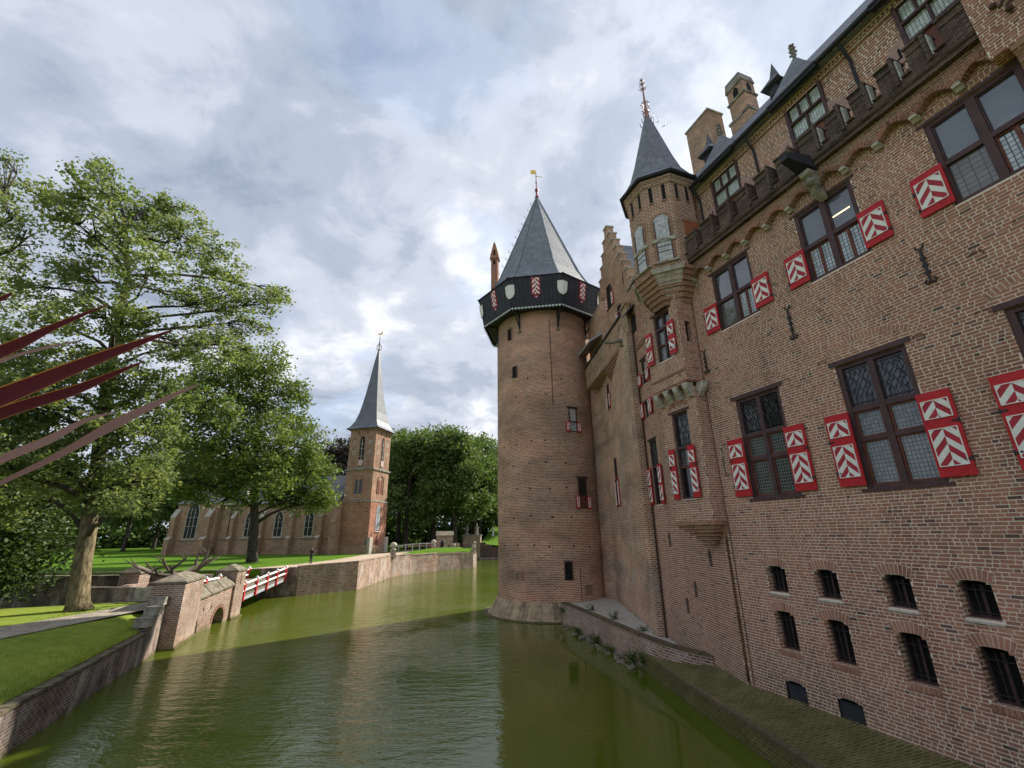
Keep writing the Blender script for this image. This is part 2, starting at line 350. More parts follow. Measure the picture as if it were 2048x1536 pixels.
M_glassD = glassm("dark_glass", (0.014, 0.015, 0.018), 0.06, spec=0.5)
M_leaded = glassm("leaded_glass", (0.42, 0.49, 0.55), 0.12, lead=0.011, leadcol=(0.05, 0.055, 0.06), bw=0.105, rh=0.115)
M_leadedD = glassm("dark_leaded_glass", (0.05, 0.058, 0.062), 0.08, lead=0.007, leadcol=(0.17, 0.18, 0.165), bw=0.085, rh=0.1)
M_leadedG = glassm("greenish_leaded_glass", (0.52, 0.60, 0.55), 0.15, lead=0.009, leadcol=(0.13, 0.15, 0.15), bw=0.085, rh=0.095)
M_curtain = glassm("curtained_glass", (0.42, 0.44, 0.42), 0.2, lead=0.006, leadcol=(0.2, 0.2, 0.2), bw=0.14, rh=0.12)
def grassm(name, c1, c2, scale=6.0):
    m, N, L, P = newmat(name); P.inputs['Roughness'].default_value = 0.95; P.inputs['Specular IOR Level'].default_value = 0.1
    a = rampn(N, L, noisen(N, L, scale, 6, 0.7), [(0.3, c1), (0.7, c2)])
    bgn = rampn(N, L, noisen(N, L, 0.35, 5, 0.6), [(0.3, (0.8, 0.85, 0.8)), (0.7, (1.18, 1.1, 0.9))])
    L.new(mixc(N, L, 1.0, a, bgn, 'MULTIPLY'), P.inputs['Base Color'])
    bp = nd(N, 'ShaderNodeBump', Strength=0.8, Distance=0.05); L.new(noisen(N, L, 25.0, 4, 0.7), bp.inputs['Height']); L.new(bp.outputs[0], P.inputs['Normal'])
    return m
M_grass = grassm("lawn_grass", (0.055, 0.125, 0.008), (0.10, 0.20, 0.014))
M_grassN = grassm("bank_grass", (0.15, 0.21, 0.03), (0.25, 0.31, 0.06), 3.0)
M_forest = grassm("wood_floor", (0.05, 0.07, 0.02), (0.08, 0.10, 0.03), 2.0)
M_path = plain("path_gravel", (0.33, 0.28, 0.23), 0.95, var=0.3, scale=2.0, bump=0.5, bscale=40)
M_pathl = plain("forecourt_gravel", (0.42, 0.33, 0.245), 0.95, var=0.15, scale=0.6, bump=0.4, bscale=30)
M_gravel = plain("white_gravel", (0.52, 0.49, 0.43), 0.95, var=0.5, scale=22.0, bump=1.0, bscale=26)
def waterm():
    m, N, L, P = newmat("moat_water"); P.inputs['Roughness'].default_value = 0.045; P.inputs['IOR'].default_value = 1.38; P.inputs['Specular IOR Level'].default_value = 0.75
    c = rampn(N, L, noisen(N, L, 0.09, 4, 0.5), [(0.3, (0.062, 0.09, 0.006)), (0.7, (0.095, 0.118, 0.012))])
    L.new(c, P.inputs['Base Color'])
    a = noisen(N, L, 1.5, 3, 0.5, sc=(0.75, 1.9, 1)); b_ = noisen(N, L, 5.5, 3, 0.55, sc=(0.8, 1.7, 1), off=(3, 2, 0))
    tcw = N.new('ShaderNodeTexCoord'); sxw = N.new('ShaderNodeSeparateXYZ'); L.new(tcw.outputs['Object'], sxw.inputs[0])
    lee = rampn(N, L, math_(N, L, 'MULTIPLY', math_(N, L, 'SUBTRACT', 2.2, math_(N, L, 'ADD', sxw.outputs[0], math_(N, L, 'MULTIPLY', noisen(N, L, 0.25, 3, 0.5), 3.0))), 0.25), [(0.0, 0.07), (0.8, 1.0)])
    cal = math_(N, L, 'MULTIPLY', lee, rampn(N, L, noisen(N, L, 0.2, 3, 0.5, off=(2.4, 7.7, 0)), [(0.36, 0.45), (0.58, 1.0)]))
    h = math_(N, L, 'ADD', math_(N, L, 'MULTIPLY', a, 1.0), math_(N, L, 'MULTIPLY', b_, 0.42))
    bp = nd(N, 'ShaderNodeBump', Distance=0.085); L.new(math_(N, L, 'MULTIPLY', cal, 0.75), bp.inputs['Strength']); L.new(h, bp.inputs['Height']); L.new(bp.outputs[0], P.inputs['Normal'])
    return m
M_water = waterm()
def leafm(name, cols, trans=0.35):
    m, N, L, P = newmat(name); g = N.new('ShaderNodeNewGeometry')
    col = rampn(N, L, g.outputs['Random Per Island'], [(i/(len(cols)-1), c) for i, c in enumerate(cols)])
    big = rampn(N, L, noisen(N, L, 0.35, 3, 0.5), [(0.3, (0.78, 0.85, 0.8)), (0.7, (1.2, 1.12, 1.0))])
    col = mixc(N, L, 1.0, col, big, 'MULTIPLY')
    L.new(col, P.inputs['Base Color']); P.inputs['Roughness'].default_value = 0.55; P.inputs['Specular IOR Level'].default_value = 0.3
    t = N.new('ShaderNodeBsdfTranslucent'); L.new(mixc(N, L, 1.0, col, (1.3, 1.35, 0.7), 'MULTIPLY'), t.inputs[0])
    mx = N.new('ShaderNodeMixShader'); mx.inputs[0].default_value = trans; L.new(P.outputs[0], mx.inputs[1]); L.new(t.outputs[0], mx.inputs[2])
    L.new(mx.outputs[0], N['Material Output'].inputs[0]); return m
M_oakleaf = leafm("oak_leaf", [(0.105, 0.155, 0.06), (0.16, 0.215, 0.085), (0.2, 0.25, 0.11), (0.235, 0.245, 0.125)], 0.5)
M_blade = leafm("grass_blade", [(0.15, 0.22, 0.03), (0.23, 0.3, 0.05), (0.3, 0.31, 0.09)], 0.3)
M_leaf2 = leafm("yellowing_leaf", [(0.08, 0.145, 0.045), (0.13, 0.2, 0.06), (0.18, 0.235, 0.065), (0.225, 0.23, 0.06)])
M_leaf3 = leafm("wood_leaf", [(0.07, 0.12, 0.04), (0.11, 0.17, 0.055), (0.15, 0.21, 0.065)])
M_leafd = leafm("yew_leaf", [(0.03, 0.06, 0.018), (0.055, 0.095, 0.025), (0.08, 0.125, 0.03)], 0.25)
M_copper = leafm("copper_leaf", [(0.035, 0.03, 0.03), (0.055, 0.045, 0.04), (0.07, 0.06, 0.04)], 0.2)
M_weed = leafm("weed_leaf", [(0.05, 0.10, 0.02), (0.10, 0.17, 0.03), (0.14, 0.2, 0.05)])
def barkm(name, a, b):
    m, N, L, P = newmat(name); P.inputs['Roughness'].default_value = 0.95; P.inputs['Specular IOR Level'].default_value = 0.1
    f = noisen(N, L, 1.0, 7, 0.7, sc=(9, 9, 2.2)); big = noisen(N, L, 1.1, 4, 0.6, off=(3, 1, 2))
    col = mixc(N, L, rampn(N, L, f, [(0.38, 0.0), (0.62, 1.0)]), a, b); col = mixc(N, L, 1.0, col, rampn(N, L, big, [(0.35, (0.6, 0.62, 0.5)), (0.65, (1.35, 1.25, 1.0))]), 'MULTIPLY')
    L.new(col, P.inputs['Base Color']); bp = nd(N, 'ShaderNodeBump', Strength=1.0, Distance=0.09); L.new(f, bp.inputs['Height']); L.new(bp.outputs[0], P.inputs['Normal']); return m
M_bark = barkm("bark", (0.07, 0.06, 0.042), (0.24, 0.21, 0.155))
M_barkd = plain("dark_and_backlit_bark", (0.06, 0.05, 0.042), 0.95, var=0.4, scale=2.0, bump=0.8, bscale=9)  # dark bark; on oak limbs and upper trunk it paints backlit shade
# ------------------------------------------------------------------ the setting: water, ground, banks
o = obj('moat_water', MB().add([(-700,-80,0),(700,-80,0),(700,700,0),(-700,700,0)], [(0,1,2,3)]), M_water); tag(o, kind='structure')
SH = [(-600,30),(-120,40),(-60,43),(-27,45.2),(-21.55,47.1),(-17.05,51.2),(-17.1,64.6),(-15.2,69.2),(-12.2,74.0),(-9.0,77.7),(-7.25,79.3),(-6.9,81.5),(-8.4,86),(-9.5,95),(-8.5,104.2),(60,100.2),(600,100)]
o = obj('ground', MB().xy(SH + [(900,1600),(-900,1600)], -1.2, 2.5, bot=False), M_grass); tag(o, kind='structure')
# left bank terrain
Sl = [(-0.5,-22),(-4.4,-10),(-8.5,0.5),(-11.2,7.3),(-14.3,14.6),(-16.6,20.3),(-18.95,26.2),(-20.3,29.6)]
OFF = [(0.0,1.33),(0.9,1.5),(2.2,1.78),(3.6,1.97),(5,2.0),(9,2.02),(16,2.05),(70,2.2),(300,2.4)]
nl = Vector((-0.927,-0.375))
vs = []; fs = []
random.seed(3)
for i, (x, y) in enumerate(Sl):
    for j, (d, z) in enumerate(OFF):
        if j < 5: d *= float(np.interp(y, [7, 14.6, 20.3, 24, 26.2], [1.15, 1.1, .8, .42, .25]))
        vs.append((x+nl.x*d, y+nl.y*d, z + (random.uniform(-.03,.03) if 0 < j < 4 else 0)))
k = len(OFF)
for i in range(len(Sl)-1):
    for j in range(k-1): fs.append((i*k+j, (i+1)*k+j, (i+1)*k+j+1, i*k+j+1))
b = len(vs); e = (len(Sl)-1)*k                                   # end face of the bank
vs += [(v[0], v[1], -1.0) for v in vs[e:e+k]]
fs += [(e+j, b+j, b+j+1, e+j+1) for j in range(k-1)]
o = obj('bank_lawn', MB().add(vs, fs), M_grassN, smooth=True); tag(o, kind='structure')
o = obj('bank_path', MB().add([(-20.6,2,2.03),(-23.4,2,2.045),(-23.2,12,2.045),(-22.3,19.5,2.045),(-21.6,24,2.045),(-21.3,28.5,2.045),(-19.2,28.5,2.03),(-19.35,24,2.03),(-19.6,18,2.03),(-20.2,10,2.03)], [(0,1,2,9),(9,2,3,8),(8,3,4,7),(7,4,5,6)]), M_path); tag(o, kind='structure')
o = obj('forecourt_path', MB().add([(-20.9,47.6,2.53),(-17.6,51.3,2.53),(-17.5,64.2,2.53),(-14.5,70.5,2.53),(-11,79,2.53),(-13,92,2.53),(-20,92,2.53),(-21.5,80,2.53),(-23.6,74,2.53),(-23.2,60,2.53),(-24.5,52,2.53),(-26.5,46.2,2.53)], [tuple(range(12))]), M_pathl); tag(o, kind='structure')
o = obj('forecourt_lawn', MB().add([(-16.9,66.2,2.62),(-14.9,69.8,2.62),(-11.9,74.4,2.62),(-8.9,78.2,2.6),(-7.8,80,2.6),(-9.5,83.5,3.15),(-13.5,81.5,3.2),(-16.2,75,2.95)], [tuple(range(8))]), M_grass); tag(o, kind='structure')
o = obj('gravel_bed', MB().add([(3.2,31.2,1.0),(4.2,27.8,1.0),(4.9,24.5,1.0),(5.6,21.9,1.0),(6.7,19.8,1.0),(7.2,20.5,1.02),(6.9,22.6,1.06),(7.2,33,1.12),(6.9,35,1.12),(3.0,34,1.05)], [tuple(range(10))]), M_gravel); tag(o, kind='structure')
o = obj('castle_terrace', MB().xy([(-3.4,-9),(3.4,-9),(3.4,0.7),(-3.4,0.7)], -1.0, 4.0), M_brickT); tag(o, kind='structure')

def strip(path, z0, ztop, thick, side=1, steps=False):
    """wall along a polyline; ztop one height per point; thick on the left of the path for side=1"""
    P = [Vector(p) for p in path]; out = []
    for i, p in enumerate(P):
        t = (P[min(i+1, len(P)-1)] - P[max(i-1, 0)]).normalized(); nrm = Vector((-t.y, t.x))*side
        out.append((p, p + nrm*thick))
    mb = MB(); d = 0
    for i in range(len(P)-1):
        (a, a2), (b_, b2) = out[i], out[i+1]; za = ztop[i]; zb = ztop[i+1] if not steps else ztop[i]
        L_ = (b_-a).length
        q = [(a.x,a.y,z0),(b_.x,b_.y,z0),(b2.x,b2.y,z0),(a2.x,a2.y,z0),(a.x,a.y,za),(b_.x,b_.y,zb),(b2.x,b2.y,zb),(a2.x,a2.y,za)]
        uvw = ((d,z0),(d+L_,z0),(d+L_,zb),(d,za))
        mb.add(q, [(0,1,5,4)], 0, [uvw]); mb.add(q, [(3,2,6,7)], 0, [uvw]); mb.add(q, [(4,5,6,7)], 1)
        mb.add(q, [(0,3,7,4),(1,2,6,5)], 0)
        d += L_
    return mb
def wall_thing(name, label, cat, path, z0, ztop, thick, side, mats, steps=False, cope=None, group=None):
    t = thing(name, label, cat, (*path[0], 0), 0, group)
    pl = [(x-path[0][0], y-path[0][1]) for x, y in path]
    obj('wall', strip(pl, z0, ztop, thick, side, steps), mats, t)
    if cope:
        mb = MB(); P = [Vector(p) for p in pl]
        for i in range(len(P)-1):
            L_ = (P[i+1]-P[i]).length; n_ = max(1, int(L_/cope)); tt = (P[i+1]-P[i]).normalized(); nr = Vector((-tt.y, tt.x))*side
            for q in range(n_):
                a = P[i]+tt*(L_*q/n_+.012); b_ = P[i]+tt*(L_*(q+1)/n_-.012)
                za = ztop[i]+(0 if steps else (ztop[i+1]-ztop[i])*(q/n_)); zb = ztop[i]+(0 if steps else (ztop[i+1]-ztop[i])*((q+1)/n_))
                c = [a-nr*.05, b_-nr*.05, b_+nr*(thick+.05), a+nr*(thick+.05)]; zz = (za, zb, zb, za); dz = random.uniform(-.01, .012)
                obj('coping_stone', MB().add([(v.x, v.y, z+.003+dz) for v, z in zip(c, zz)] + [(v.x, v.y, z+.10+dz) for v, z in zip(c, zz)], [(0,3,2,1),(4,5,6,7),(0,1,5,4),(1,2,6,5),(2,3,7,6),(3,0,4,7)]), mats[1], t)
    return t
random.seed(11); M_edge = plain('mossy_edge_stone', (0.13, 0.11, 0.07), 0.95, var=0.5, scale=3.0, bump=0.9, bscale=12)
wall_thing('retaining_wall', 'dark stained brick quay wall beside the drawbridge end, in shade', 'quay wall', [(-21.3,46.9),(-16.8,51.0)], -0.6, [2.62,2.78], 0.5, 1, [M_quay, M_quay], cope=0.9)
wall_thing('retaining_wall', 'sunlit brick quay wall turning away below the gravel forecourt', 'quay wall', [(-16.8,51.0),(-16.85,64.5)], -0.6, [2.78,2.72], 0.5, 1, [M_quay, M_quay], cope=1.2)
wall_thing('retaining_wall', 'curved brick quay wall with stepped top round the small lawn', 'quay wall', [(-16.85,64.5),(-15.0,69.0),(-12.0,73.8),(-8.8,77.4),(-6.94,79.1),(-6.55,81.5),(-8.0,86)], -0.6, [2.68,2.58,2.46,2.36,2.28,2.28,2.28], 0.5, 1, [M_quay, M_quay], steps=True, cope=1.5)
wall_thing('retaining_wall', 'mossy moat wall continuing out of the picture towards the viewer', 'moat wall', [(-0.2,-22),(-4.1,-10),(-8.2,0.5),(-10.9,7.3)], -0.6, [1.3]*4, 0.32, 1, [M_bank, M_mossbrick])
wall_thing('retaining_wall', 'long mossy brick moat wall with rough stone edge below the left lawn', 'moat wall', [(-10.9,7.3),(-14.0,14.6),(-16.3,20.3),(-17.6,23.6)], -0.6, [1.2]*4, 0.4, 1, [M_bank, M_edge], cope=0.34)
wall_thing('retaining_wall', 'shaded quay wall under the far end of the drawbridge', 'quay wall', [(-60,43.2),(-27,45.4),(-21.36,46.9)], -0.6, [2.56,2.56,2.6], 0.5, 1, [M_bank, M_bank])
wall_thing('retaining_wall', 'end of the moat wall rising in rough steps to the gate pillar', 'moat wall', [(-17.6,23.6),(-18.0,24.6),(-18.4,25.4),(-18.7,26.2)], -0.6, [1.5,1.85,2.2,2.2], 0.5, 1, [M_bank, M_stoneG], steps=True)
for i, (x, y, z, a) in enumerate([(-17.75,23.7,1.52,.2),(-18.2,24.75,1.87,-.1),(-18.6,25.6,2.22,.25)]):
    mb = MB(); random.seed(i)
    mb.add([(sx*random.uniform(.28,.36), sy*random.uniform(.22,.3), h*random.uniform(.36,.44)) for h in (0, 1) for sx, sy in ((-1,-1),(1,-1),(1,1),(-1,1))], [(0,3,2,1),(4,5,6,7),(0,1,5,4),(1,2,6,5),(2,3,7,6),(3,0,4,7)])
    tag(obj('stone_block', mb, M_stoneG, None, (x-.15, y, z), a), ['lowest rough stone block on the moat wall steps', 'middle rough stone block on the moat wall steps', 'rough stone block against the gate pillar, topmost of three'][i], 'stone block', 'stone blocks on the moat wall end')

# ------------------------------------------------------------------ castle wing
WR = 110.3
wing = thing('castle_wing', 'long brown brick castle wing with red and white chevron shutters beside the moat', 'castle wing', (11.63, 4.302, 0), R(WR))
def band_rects(x0, x1, z0, z1, ops):
    zs = sorted({z0, z1} | {z for o_ in ops for z in (o_[2], o_[3]) if z0 < z < z1}); out = []
    for a, b_ in zip(zs[:-1], zs[1:]):
        m = (a+b_)/2; iv = [(x0, x1)]
        for o_ in ops:
            if o_[2] < m < o_[3]:
                nv = []
                for p, q in iv:
                    if o_[1] <= p or o_[0] >= q: nv.append((p, q)); continue
                    if o_[0] > p: nv.append((p, o_[0]))
                    if o_[1] < q: nv.append((o_[1], q))
                iv = nv
        out += [(p, q, a, b_) for p, q in iv]
    return out
def bricks(x0, x1, z0, z1, ops=(), seed=0, ch=0.08, bl=0.232, joint=0.0175):
    rnd = random.Random(seed); out = []; n = int(round((z1-z0)/ch))
    for c in range(n):
        za = z0+c*ch; zb = za+ch-joint; zm = (za+zb)/2; x = x0 - rnd.uniform(0, bl)
        iv = [(x0, x1)]
        for o_ in ops:
            if o_[2] < zm < o_[3]:
                nv = []
                for p, q in iv:
                    if o_[1] <= p or o_[0] >= q: nv.append((p, q)); continue
                    if o_[0] > p: nv.append((p, o_[0]))
                    if o_[1] < q: nv.append((o_[1], q))
                iv = nv
        while x < x1:
            w = bl if rnd.random() < (0.6 if c % 2 else 0.48) else bl/2
            w *= rnd.uniform(0.95, 1.04); a, b_ = x, x+w-joint; x += w
            for p, q in iv:
                aa, bb = max(a, p), min(b_, q)
                if bb-aa > 0.03: out.append((aa, bb, za+rnd.uniform(-.003,.003), zb+rnd.uniform(-.003,.003)))
    return out
def brick_mesh(mb, rects, y=0.0, seed=0, m=0, dep=0.007):
    rnd = random.Random(seed)
    for a, b_, za, zb in rects:
        h = y+dep+rnd.uniform(-.002, .003); j = lambda: rnd.uniform(-.0015, .0015); e = .003
        mb.add([(a,y,za),(b_,y,za),(b_,y,zb),(a,y,zb),(a+e+j(),h+j(),za+e+j()),(b_-e+j(),h+j(),za+e+j()),(b_-e+j(),h+j(),zb-e+j()),(a+e+j(),h+j(),zb-e+j())],
               [(4,5,6,7),(0,1,5,4),(1,2,6,5),(2,3,7,6),(3,0,4,7)], m)
    return mb
def reveal(mb, o_, y0, y1, m=0):
    x0, x1, z0, z1 = o_[:4]
    mb.add([(x0,y0,z0),(x1,y0,z0),(x1,y0,z1),(x0,y0,z1),(x0,y1,z0),(x1,y1,z0),(x1,y1,z1),(x0,y1,z1)], [(0,1,5,4),(1,2,6,5),(2,3,7,6),(3,0,4,7)], m)
def brick_wall(name, parent, x0, x1, z0, z1, ops, y=0.0, seed=0, loc=(0,0,0), rz=0.0, depth=0.3, single=None, mat=None, ch=0.08, joint=0.0175):
    """mortar sheet with openings, reveals, and every brick standing proud of it"""
    mb = MB()
    for a, b_, c, d in band_rects(x0, x1, z0, z1, ops): mb.add([(a,y,c),(b_,y,c),(b_,y,d),(a,y,d)], [(0,1,2,3)], 0)
    for o_ in ops: reveal(mb, o_, y, y-depth, 1)
    w = obj(name, mb, [M_mortar, M_brickT], parent, loc, rz)
    rects = bricks(x0, x1, z0, z1, ops, seed, ch, 0.232*ch/0.08, joint)
    if single:
        key = sorted(range(len(rects)), key=lambda i: single(rects[i])); sel = set(key[:170])
        variants = []
        for v in range(8):
            variants.append(brick_mesh(MB(), [(-.5, .5, 0, 0.0625)], 0, 50+v).mesh('brick', M_brick))
        for i in sorted(sel):
            a, b_, za, zb = rects[i]
            place('brick', variants[i % 8], w, ((a+b_)/2, y, za), 0, None, (b_-a, 1, (zb-za)/0.0625))
        rects = [r for i, r in enumerate(rects) if i not in sel]
    f_ = obj('brick_field', brick_mesh(MB(), rects, y, seed+1), mat or M_brick, w); tag(f_, kind='stuff')
    return w
BAS = [(10.49,11.14),(8.96,9.6),(7.26,7.87),(5.82,6.41),(4.2,4.82)]
VEN = [(10.55,11.2),(9.06,9.7)]
WC = [10.3, 6.81, 3.3]; UC = [10.35, 6.85, 3.37]
OPS = []
for a, b_ in BAS:
    for z0, z1 in ((3.78,4.45),(2.25,3.22)):
        OPS.append((a,b_,z0,z1)); m = (a+b_)/2; OPS.append((m-.22,m+.22,z1,z1+.06))
for a, b_ in VEN: OPS.append((a,b_,0.95,1.42)); OPS.append(((a+b_)/2-.22,(a+b_)/2+.22,1.42,1.48))
for c in WC: OPS.append((c-.86,c+.86,6.5,9.82))
for c in UC: OPS.append((c-.86,c+.86,12.5,14.86))
OPS.append((12.05,12.14,7.3,8.35))
def near_key(r):
    s_ = (r[0]+r[1])/2; z = (r[2]+r[3])/2; smin = 5.9-(z-2.45)*0.28
    return 1e6 if s_ < smin+.12 else math.hypot(s_, z-5.6)
wallm = brick_wall('wall', wing, 0.4, 12.46, 0.55, 15.4, OPS, 0.0, 5, single=near_key)
# segmental brick arches: every voussoir a brick
def arch(parent, cx, w, zs, rise, h, y=0.0, n=9, mat=None):
    Rr = (w*w/4+rise*rise)/(2*rise); zc = zs+rise-Rr; a = math.asin(min(0.999, (w/2)/Rr)); ext = a*1.0
    pts = []
    for i in range(13):
        t = -ext+2*ext*i/12; pts.append((cx+Rr*math.sin(t), zc+Rr*math.cos(t)))
    for i in range(12, -1, -1):
        t = -ext+2*ext*i/12; pts.append((cx+(Rr+h)*math.sin(t)*1.0, zc+(Rr+h)*math.cos(t)))
    obj('arch_bed', MB().xz(pts, y-.02, y+.012), M_mortar, parent)
    for i in range(n):
        t0 = -ext+2*ext*(i+.10)/n; t1 = -ext+2*ext*(i+.90)/n; r0 = Rr+.008; r1 = Rr+h-.008
        q = [(cx+r0*math.sin(t0), zc+r0*math.cos(t0)), (cx+r0*math.sin(t1), zc+r0*math.cos(t1)), (cx+r1*math.sin(t1), zc+r1*math.cos(t1)), (cx+r1*math.sin(t0), zc+r1*math.cos(t0))]
        obj('arch_brick', MB().xz(q, y-.015, y+.019+random.uniform(-.002,.003)), mat or M_archbrick, parent)
for a, b_ in BAS[:4]:
    for zs in (4.45, 3.22): arch(wallm, (a+b_)/2, b_-a+.04, zs, .07, .24, n=9)
for a, b_ in VEN: arch(wallm, (a+b_)/2, b_-a+.02, 1.42, .06, .12, n=9)
for c in WC[:2]: arch(wallm, c, 2.0, 10.1, .24, .16, n=24)
arch(wallm, WC[2], 2.0, 10.1, .24, .16, n=24)
for c in UC: arch(wallm, c, 2.0, 14.93, .10, .11, n=22)
# basement windows with iron bars
def basement_window(cx, w, z0, z1, tall, sill):
    g = obj('basement_window', MB().box(-w/2,w/2,-.32,-.29,0,z1-z0+.07), M_dark, wing, (cx,0,z0))
    fr = MB(); fr.box(-w/2,-w/2+.05,-.288,-.24,0,z1-z0); fr.box(w/2-.05,w/2,-.288,-.24,0,z1-z0); fr.box(-.025,.025,-.288,-.24,0,z1-z0); fr.box(-w/2+.05,-.025,-.288,-.24,.0,.05); fr.box(.025,w/2-.05,-.288,-.24,0,.05)
    obj('frame', fr, M_wood, g)
    ir = MB(); n = 4
    for i in range(n):
        x = -w/2+w*(i+.5)/n; ir.tube([(x,-.16,.02),(x,-.16,z1-z0+.03)], .011, 6)
        for q in ((.82,) if not tall else (.55,.82)):
            zz = (z1-z0)*q; ir.tube([(x-.05,-.15,zz+.05),(x-.02,-.15,zz),(x+.02,-.15,zz),(x+.05,-.15,zz+.05)], .006, 4)
    for q in (.16,.80): ir.tube([(-w/2,-.15,(z1-z0)*q),(w/2,-.15,(z1-z0)*q)], .012, 6)
    obj('iron_bars', ir, M_iron, g)
    if sill: obj('sill', MB().yz([(-.29,.0),(.035,-.05),(.035,-.085),(-.29,-.06)], -w/2-.03, w/2+.02), M_stone, g)
    else:
        s_ = MB()
        for i in range(7): s_.box(-w/2-.02+(w+.04)*i/7+.006,-w/2-.02+(w+.04)*(i+1)/7-.006,-.28,.03,-.13,-.005)
        obj('sill', s_, M_archbrick, g)
for a, b_ in BAS[:4]:
    basement_window((a+b_)/2, b_-a, 3.78, 4.45, False, True); basement_window((a+b_)/2, b_-a, 2.25, 3.22, True, False)
for a, b_ in VEN:
    g = obj('vent_panel', MB().box(-.33,.33,-.3,-.27,0,.53), M_dark, wing, ((a+b_)/2,0,.95)); sl_ = MB()
    for i in range(11): sl_.yz([(-.05,.02+.047*i),(-.04,.02+.047*i),(-.09,.062+.047*i),(-.1,.062+.047*i)], -.32, .32)
    obj('slat', sl_, M_blackb, g)
    obj('frame', MB().box(-.33,-.3,-.11,-.02,0,.52).box(.3,.33,-.11,-.02,0,.52).box(-.3,.3,-.11,-.02,0,.02), M_iron, g)
# ---- shutters: board, framed chevron panels, hinges
def chevron(mb, x0, x1, z0, z1, y, n=None, half=None, dirn=1):
    mb.box(x0,x1,y-.012,y,z0,z1,0)
    st = (x1-x0)*(0.345 if half is None else 0.62)
    def halfstripes(xa, xb, up):   # slanted bands from xa(outer) to xb(inner, higher)
        rise = abs(xb-xa)*1.08; z = (z1-st-rise if up else z1-2*st-rise); i = 0
        while z > z0-rise-st: z -= 2*st
        while z < z1:
            a0, a1 = z, z+st                 # at outer edge
            b0, b1 = z+rise, z+st+rise       # at inner edge
            poly = [(xa,a0),(xb,b0),(xb,b1),(xa,a1)]
            # clip to z0..z1
            for lim, keep in ((z0, 1), (z1, -1)):
                np_ = []
                for k_ in range(len(poly)):
                    p, q = poly[k_], poly[(k_+1) % len(poly)]; ip = (p[1]-lim)*keep >= 0; iq = (q[1]-lim)*keep >= 0
                    if ip: np_.append(p)
                    if ip != iq:
                        t = (lim-p[1])/(q[1]-p[1]); np_.append((p[0]+(q[0]-p[0])*t, lim))
                poly = np_
                if len(poly) < 3: break
            if len(poly) >= 3: mb.xz(poly, y+.0005, y+.003, 1)
            z += 2*st; i += 1
    if half is None:
        xm = (x0+x1)/2; halfstripes(x0, xm-.001, 0); halfstripes(x1, xm+.001, 1)
    elif half > 0: halfstripes(x0, x1, 1)
    else: halfstripes(x1, x0, 1)
    f = .018
    for a, b_, c, d in ((x0-f,x1+f,z1,z1+f),(x0-f,x1+f,z0-f,z0),(x0-f,x0,z0,z1),(x1,x1+f,z0,z1)): mb.box(a,b_,y-.012,y+.012,c,d,2)
def shutter(parent, x0, x1, z0, z1, y, pans, half=None, loc=(0,0,0), rz=0, hingeside=0):
    w = x1-x0; h = z1-z0
    mb = MB()
    s_ = obj('shutter', mb.box(-w/2,w/2,-.02,.025,0,h), M_red, parent, ((x0+x1)/2+loc[0], y+loc[1], z0+loc[2]), rz)
    fx = .12*w if w > .45 else .14*w
    for a, b_ in pans:
        p = MB(); chevron(p, -w/2+fx, w/2-fx, a, b_, .036, half=half); obj('chevron_panel', p, [M_redp, M_white, M_white], s_)
    if hingeside:
        for q in (.18, .62):
            xx = hingeside*w/2
            obj('hinge', MB().box(min(xx,xx-hingeside*.12), max(xx,xx-hingeside*.12), .026,.04,h*q-.02,h*q+.02).tube([(xx,.02,h*q-.05),(xx,.02,h*q+.05)], .022, 6), M_iron, s_)
    return s_
# ---- tall cross windows with grilles (lower row)
def grille(w, h, y, m=0):
    ir = MB(); n = 5
    for i in range(n):
        x = -w/2+w*(i+.5)/n; a = w/n*.5*(1 if i % 2 else -1); path = []
        for k_ in range(19):
            t = k_/18; q = 0 if t < .22 or t > .84 else math.sin((t-.22)/.62*math.pi*3)
            path.append((x+a*q*.9, y, t*h))
        ir.tube(path, .010, 5)
        for t in (.22,.42,.63,.84): ir.ball((x,y+.006,t*h), .026, 6, 4)
    for t in (.04,.96): ir.tube([(-w/2,y-.01,t*h),(w/2,y-.01,t*h)], .011, 5)
    for x in (-w/4, w/4): ir.tube([(x,y-.01,0),(x,y-.01,h)], .008, 5)
    return ir
def cross_window(c, dark):
    w = 1.72; fr = MB(); d0, d1 = -.17, -.05
    fr.box(-w/2,-w/2+.13,d0,d1,0,3.32); fr.box(w/2-.13,w/2,d0,d1,0,3.32); fr.box(-.075,.075,d0,d1,0,3.32)
    for za, zb in ((0,.1),(1.2,1.3),(1.98,2.12),(3.2,3.32)):
        fr.box(-w/2+.13,-.075,d0,d1-.012,za,zb); fr.box(.075,w/2-.13,d0,d1-.012,za,zb)
    win = obj('cross_window', fr, M_wood, wing, (c,0,6.5))
    obj('lintel', MB().box(-w/2-.14,w/2+.14,-.12,.03,3.3205,3.45), M_wood, win)
    obj('sill', MB().box(-w/2-.1,w/2+.1,-.05,.045,-.07,-.002), M_wood, win)
    for sx in (-1, 1):
        a, b_ = sorted((sx*.076, sx*(w/2-.131)))
        for za, zb in ((.1,1.2),(1.3,1.98)):
            p = obj('pane', MB().box(a,b_,-.15,-.14,za,zb), M_leadedD if dark else M_leaded2, win)
            obj('casement', MB().box(a,a+.045,-.139,-.1,za,zb).box(b_-.045,b_,-.139,-.1,za,zb).box(a+.045,b_-.045,-.139,-.1,za,za+.04).box(a+.045,b_-.045,-.139,-.1,zb-.04,zb), M_woodr, p)
        obj('pane', MB().box(a,b_,-.15,-.14,2.12,3.2), M_glassD if dark else M_glassM, win)
        g = obj('grille', grille(b_-a-.02, 1.02, 0.0), M_iron, win, ((a+b_)/2, -.065, 2.15))
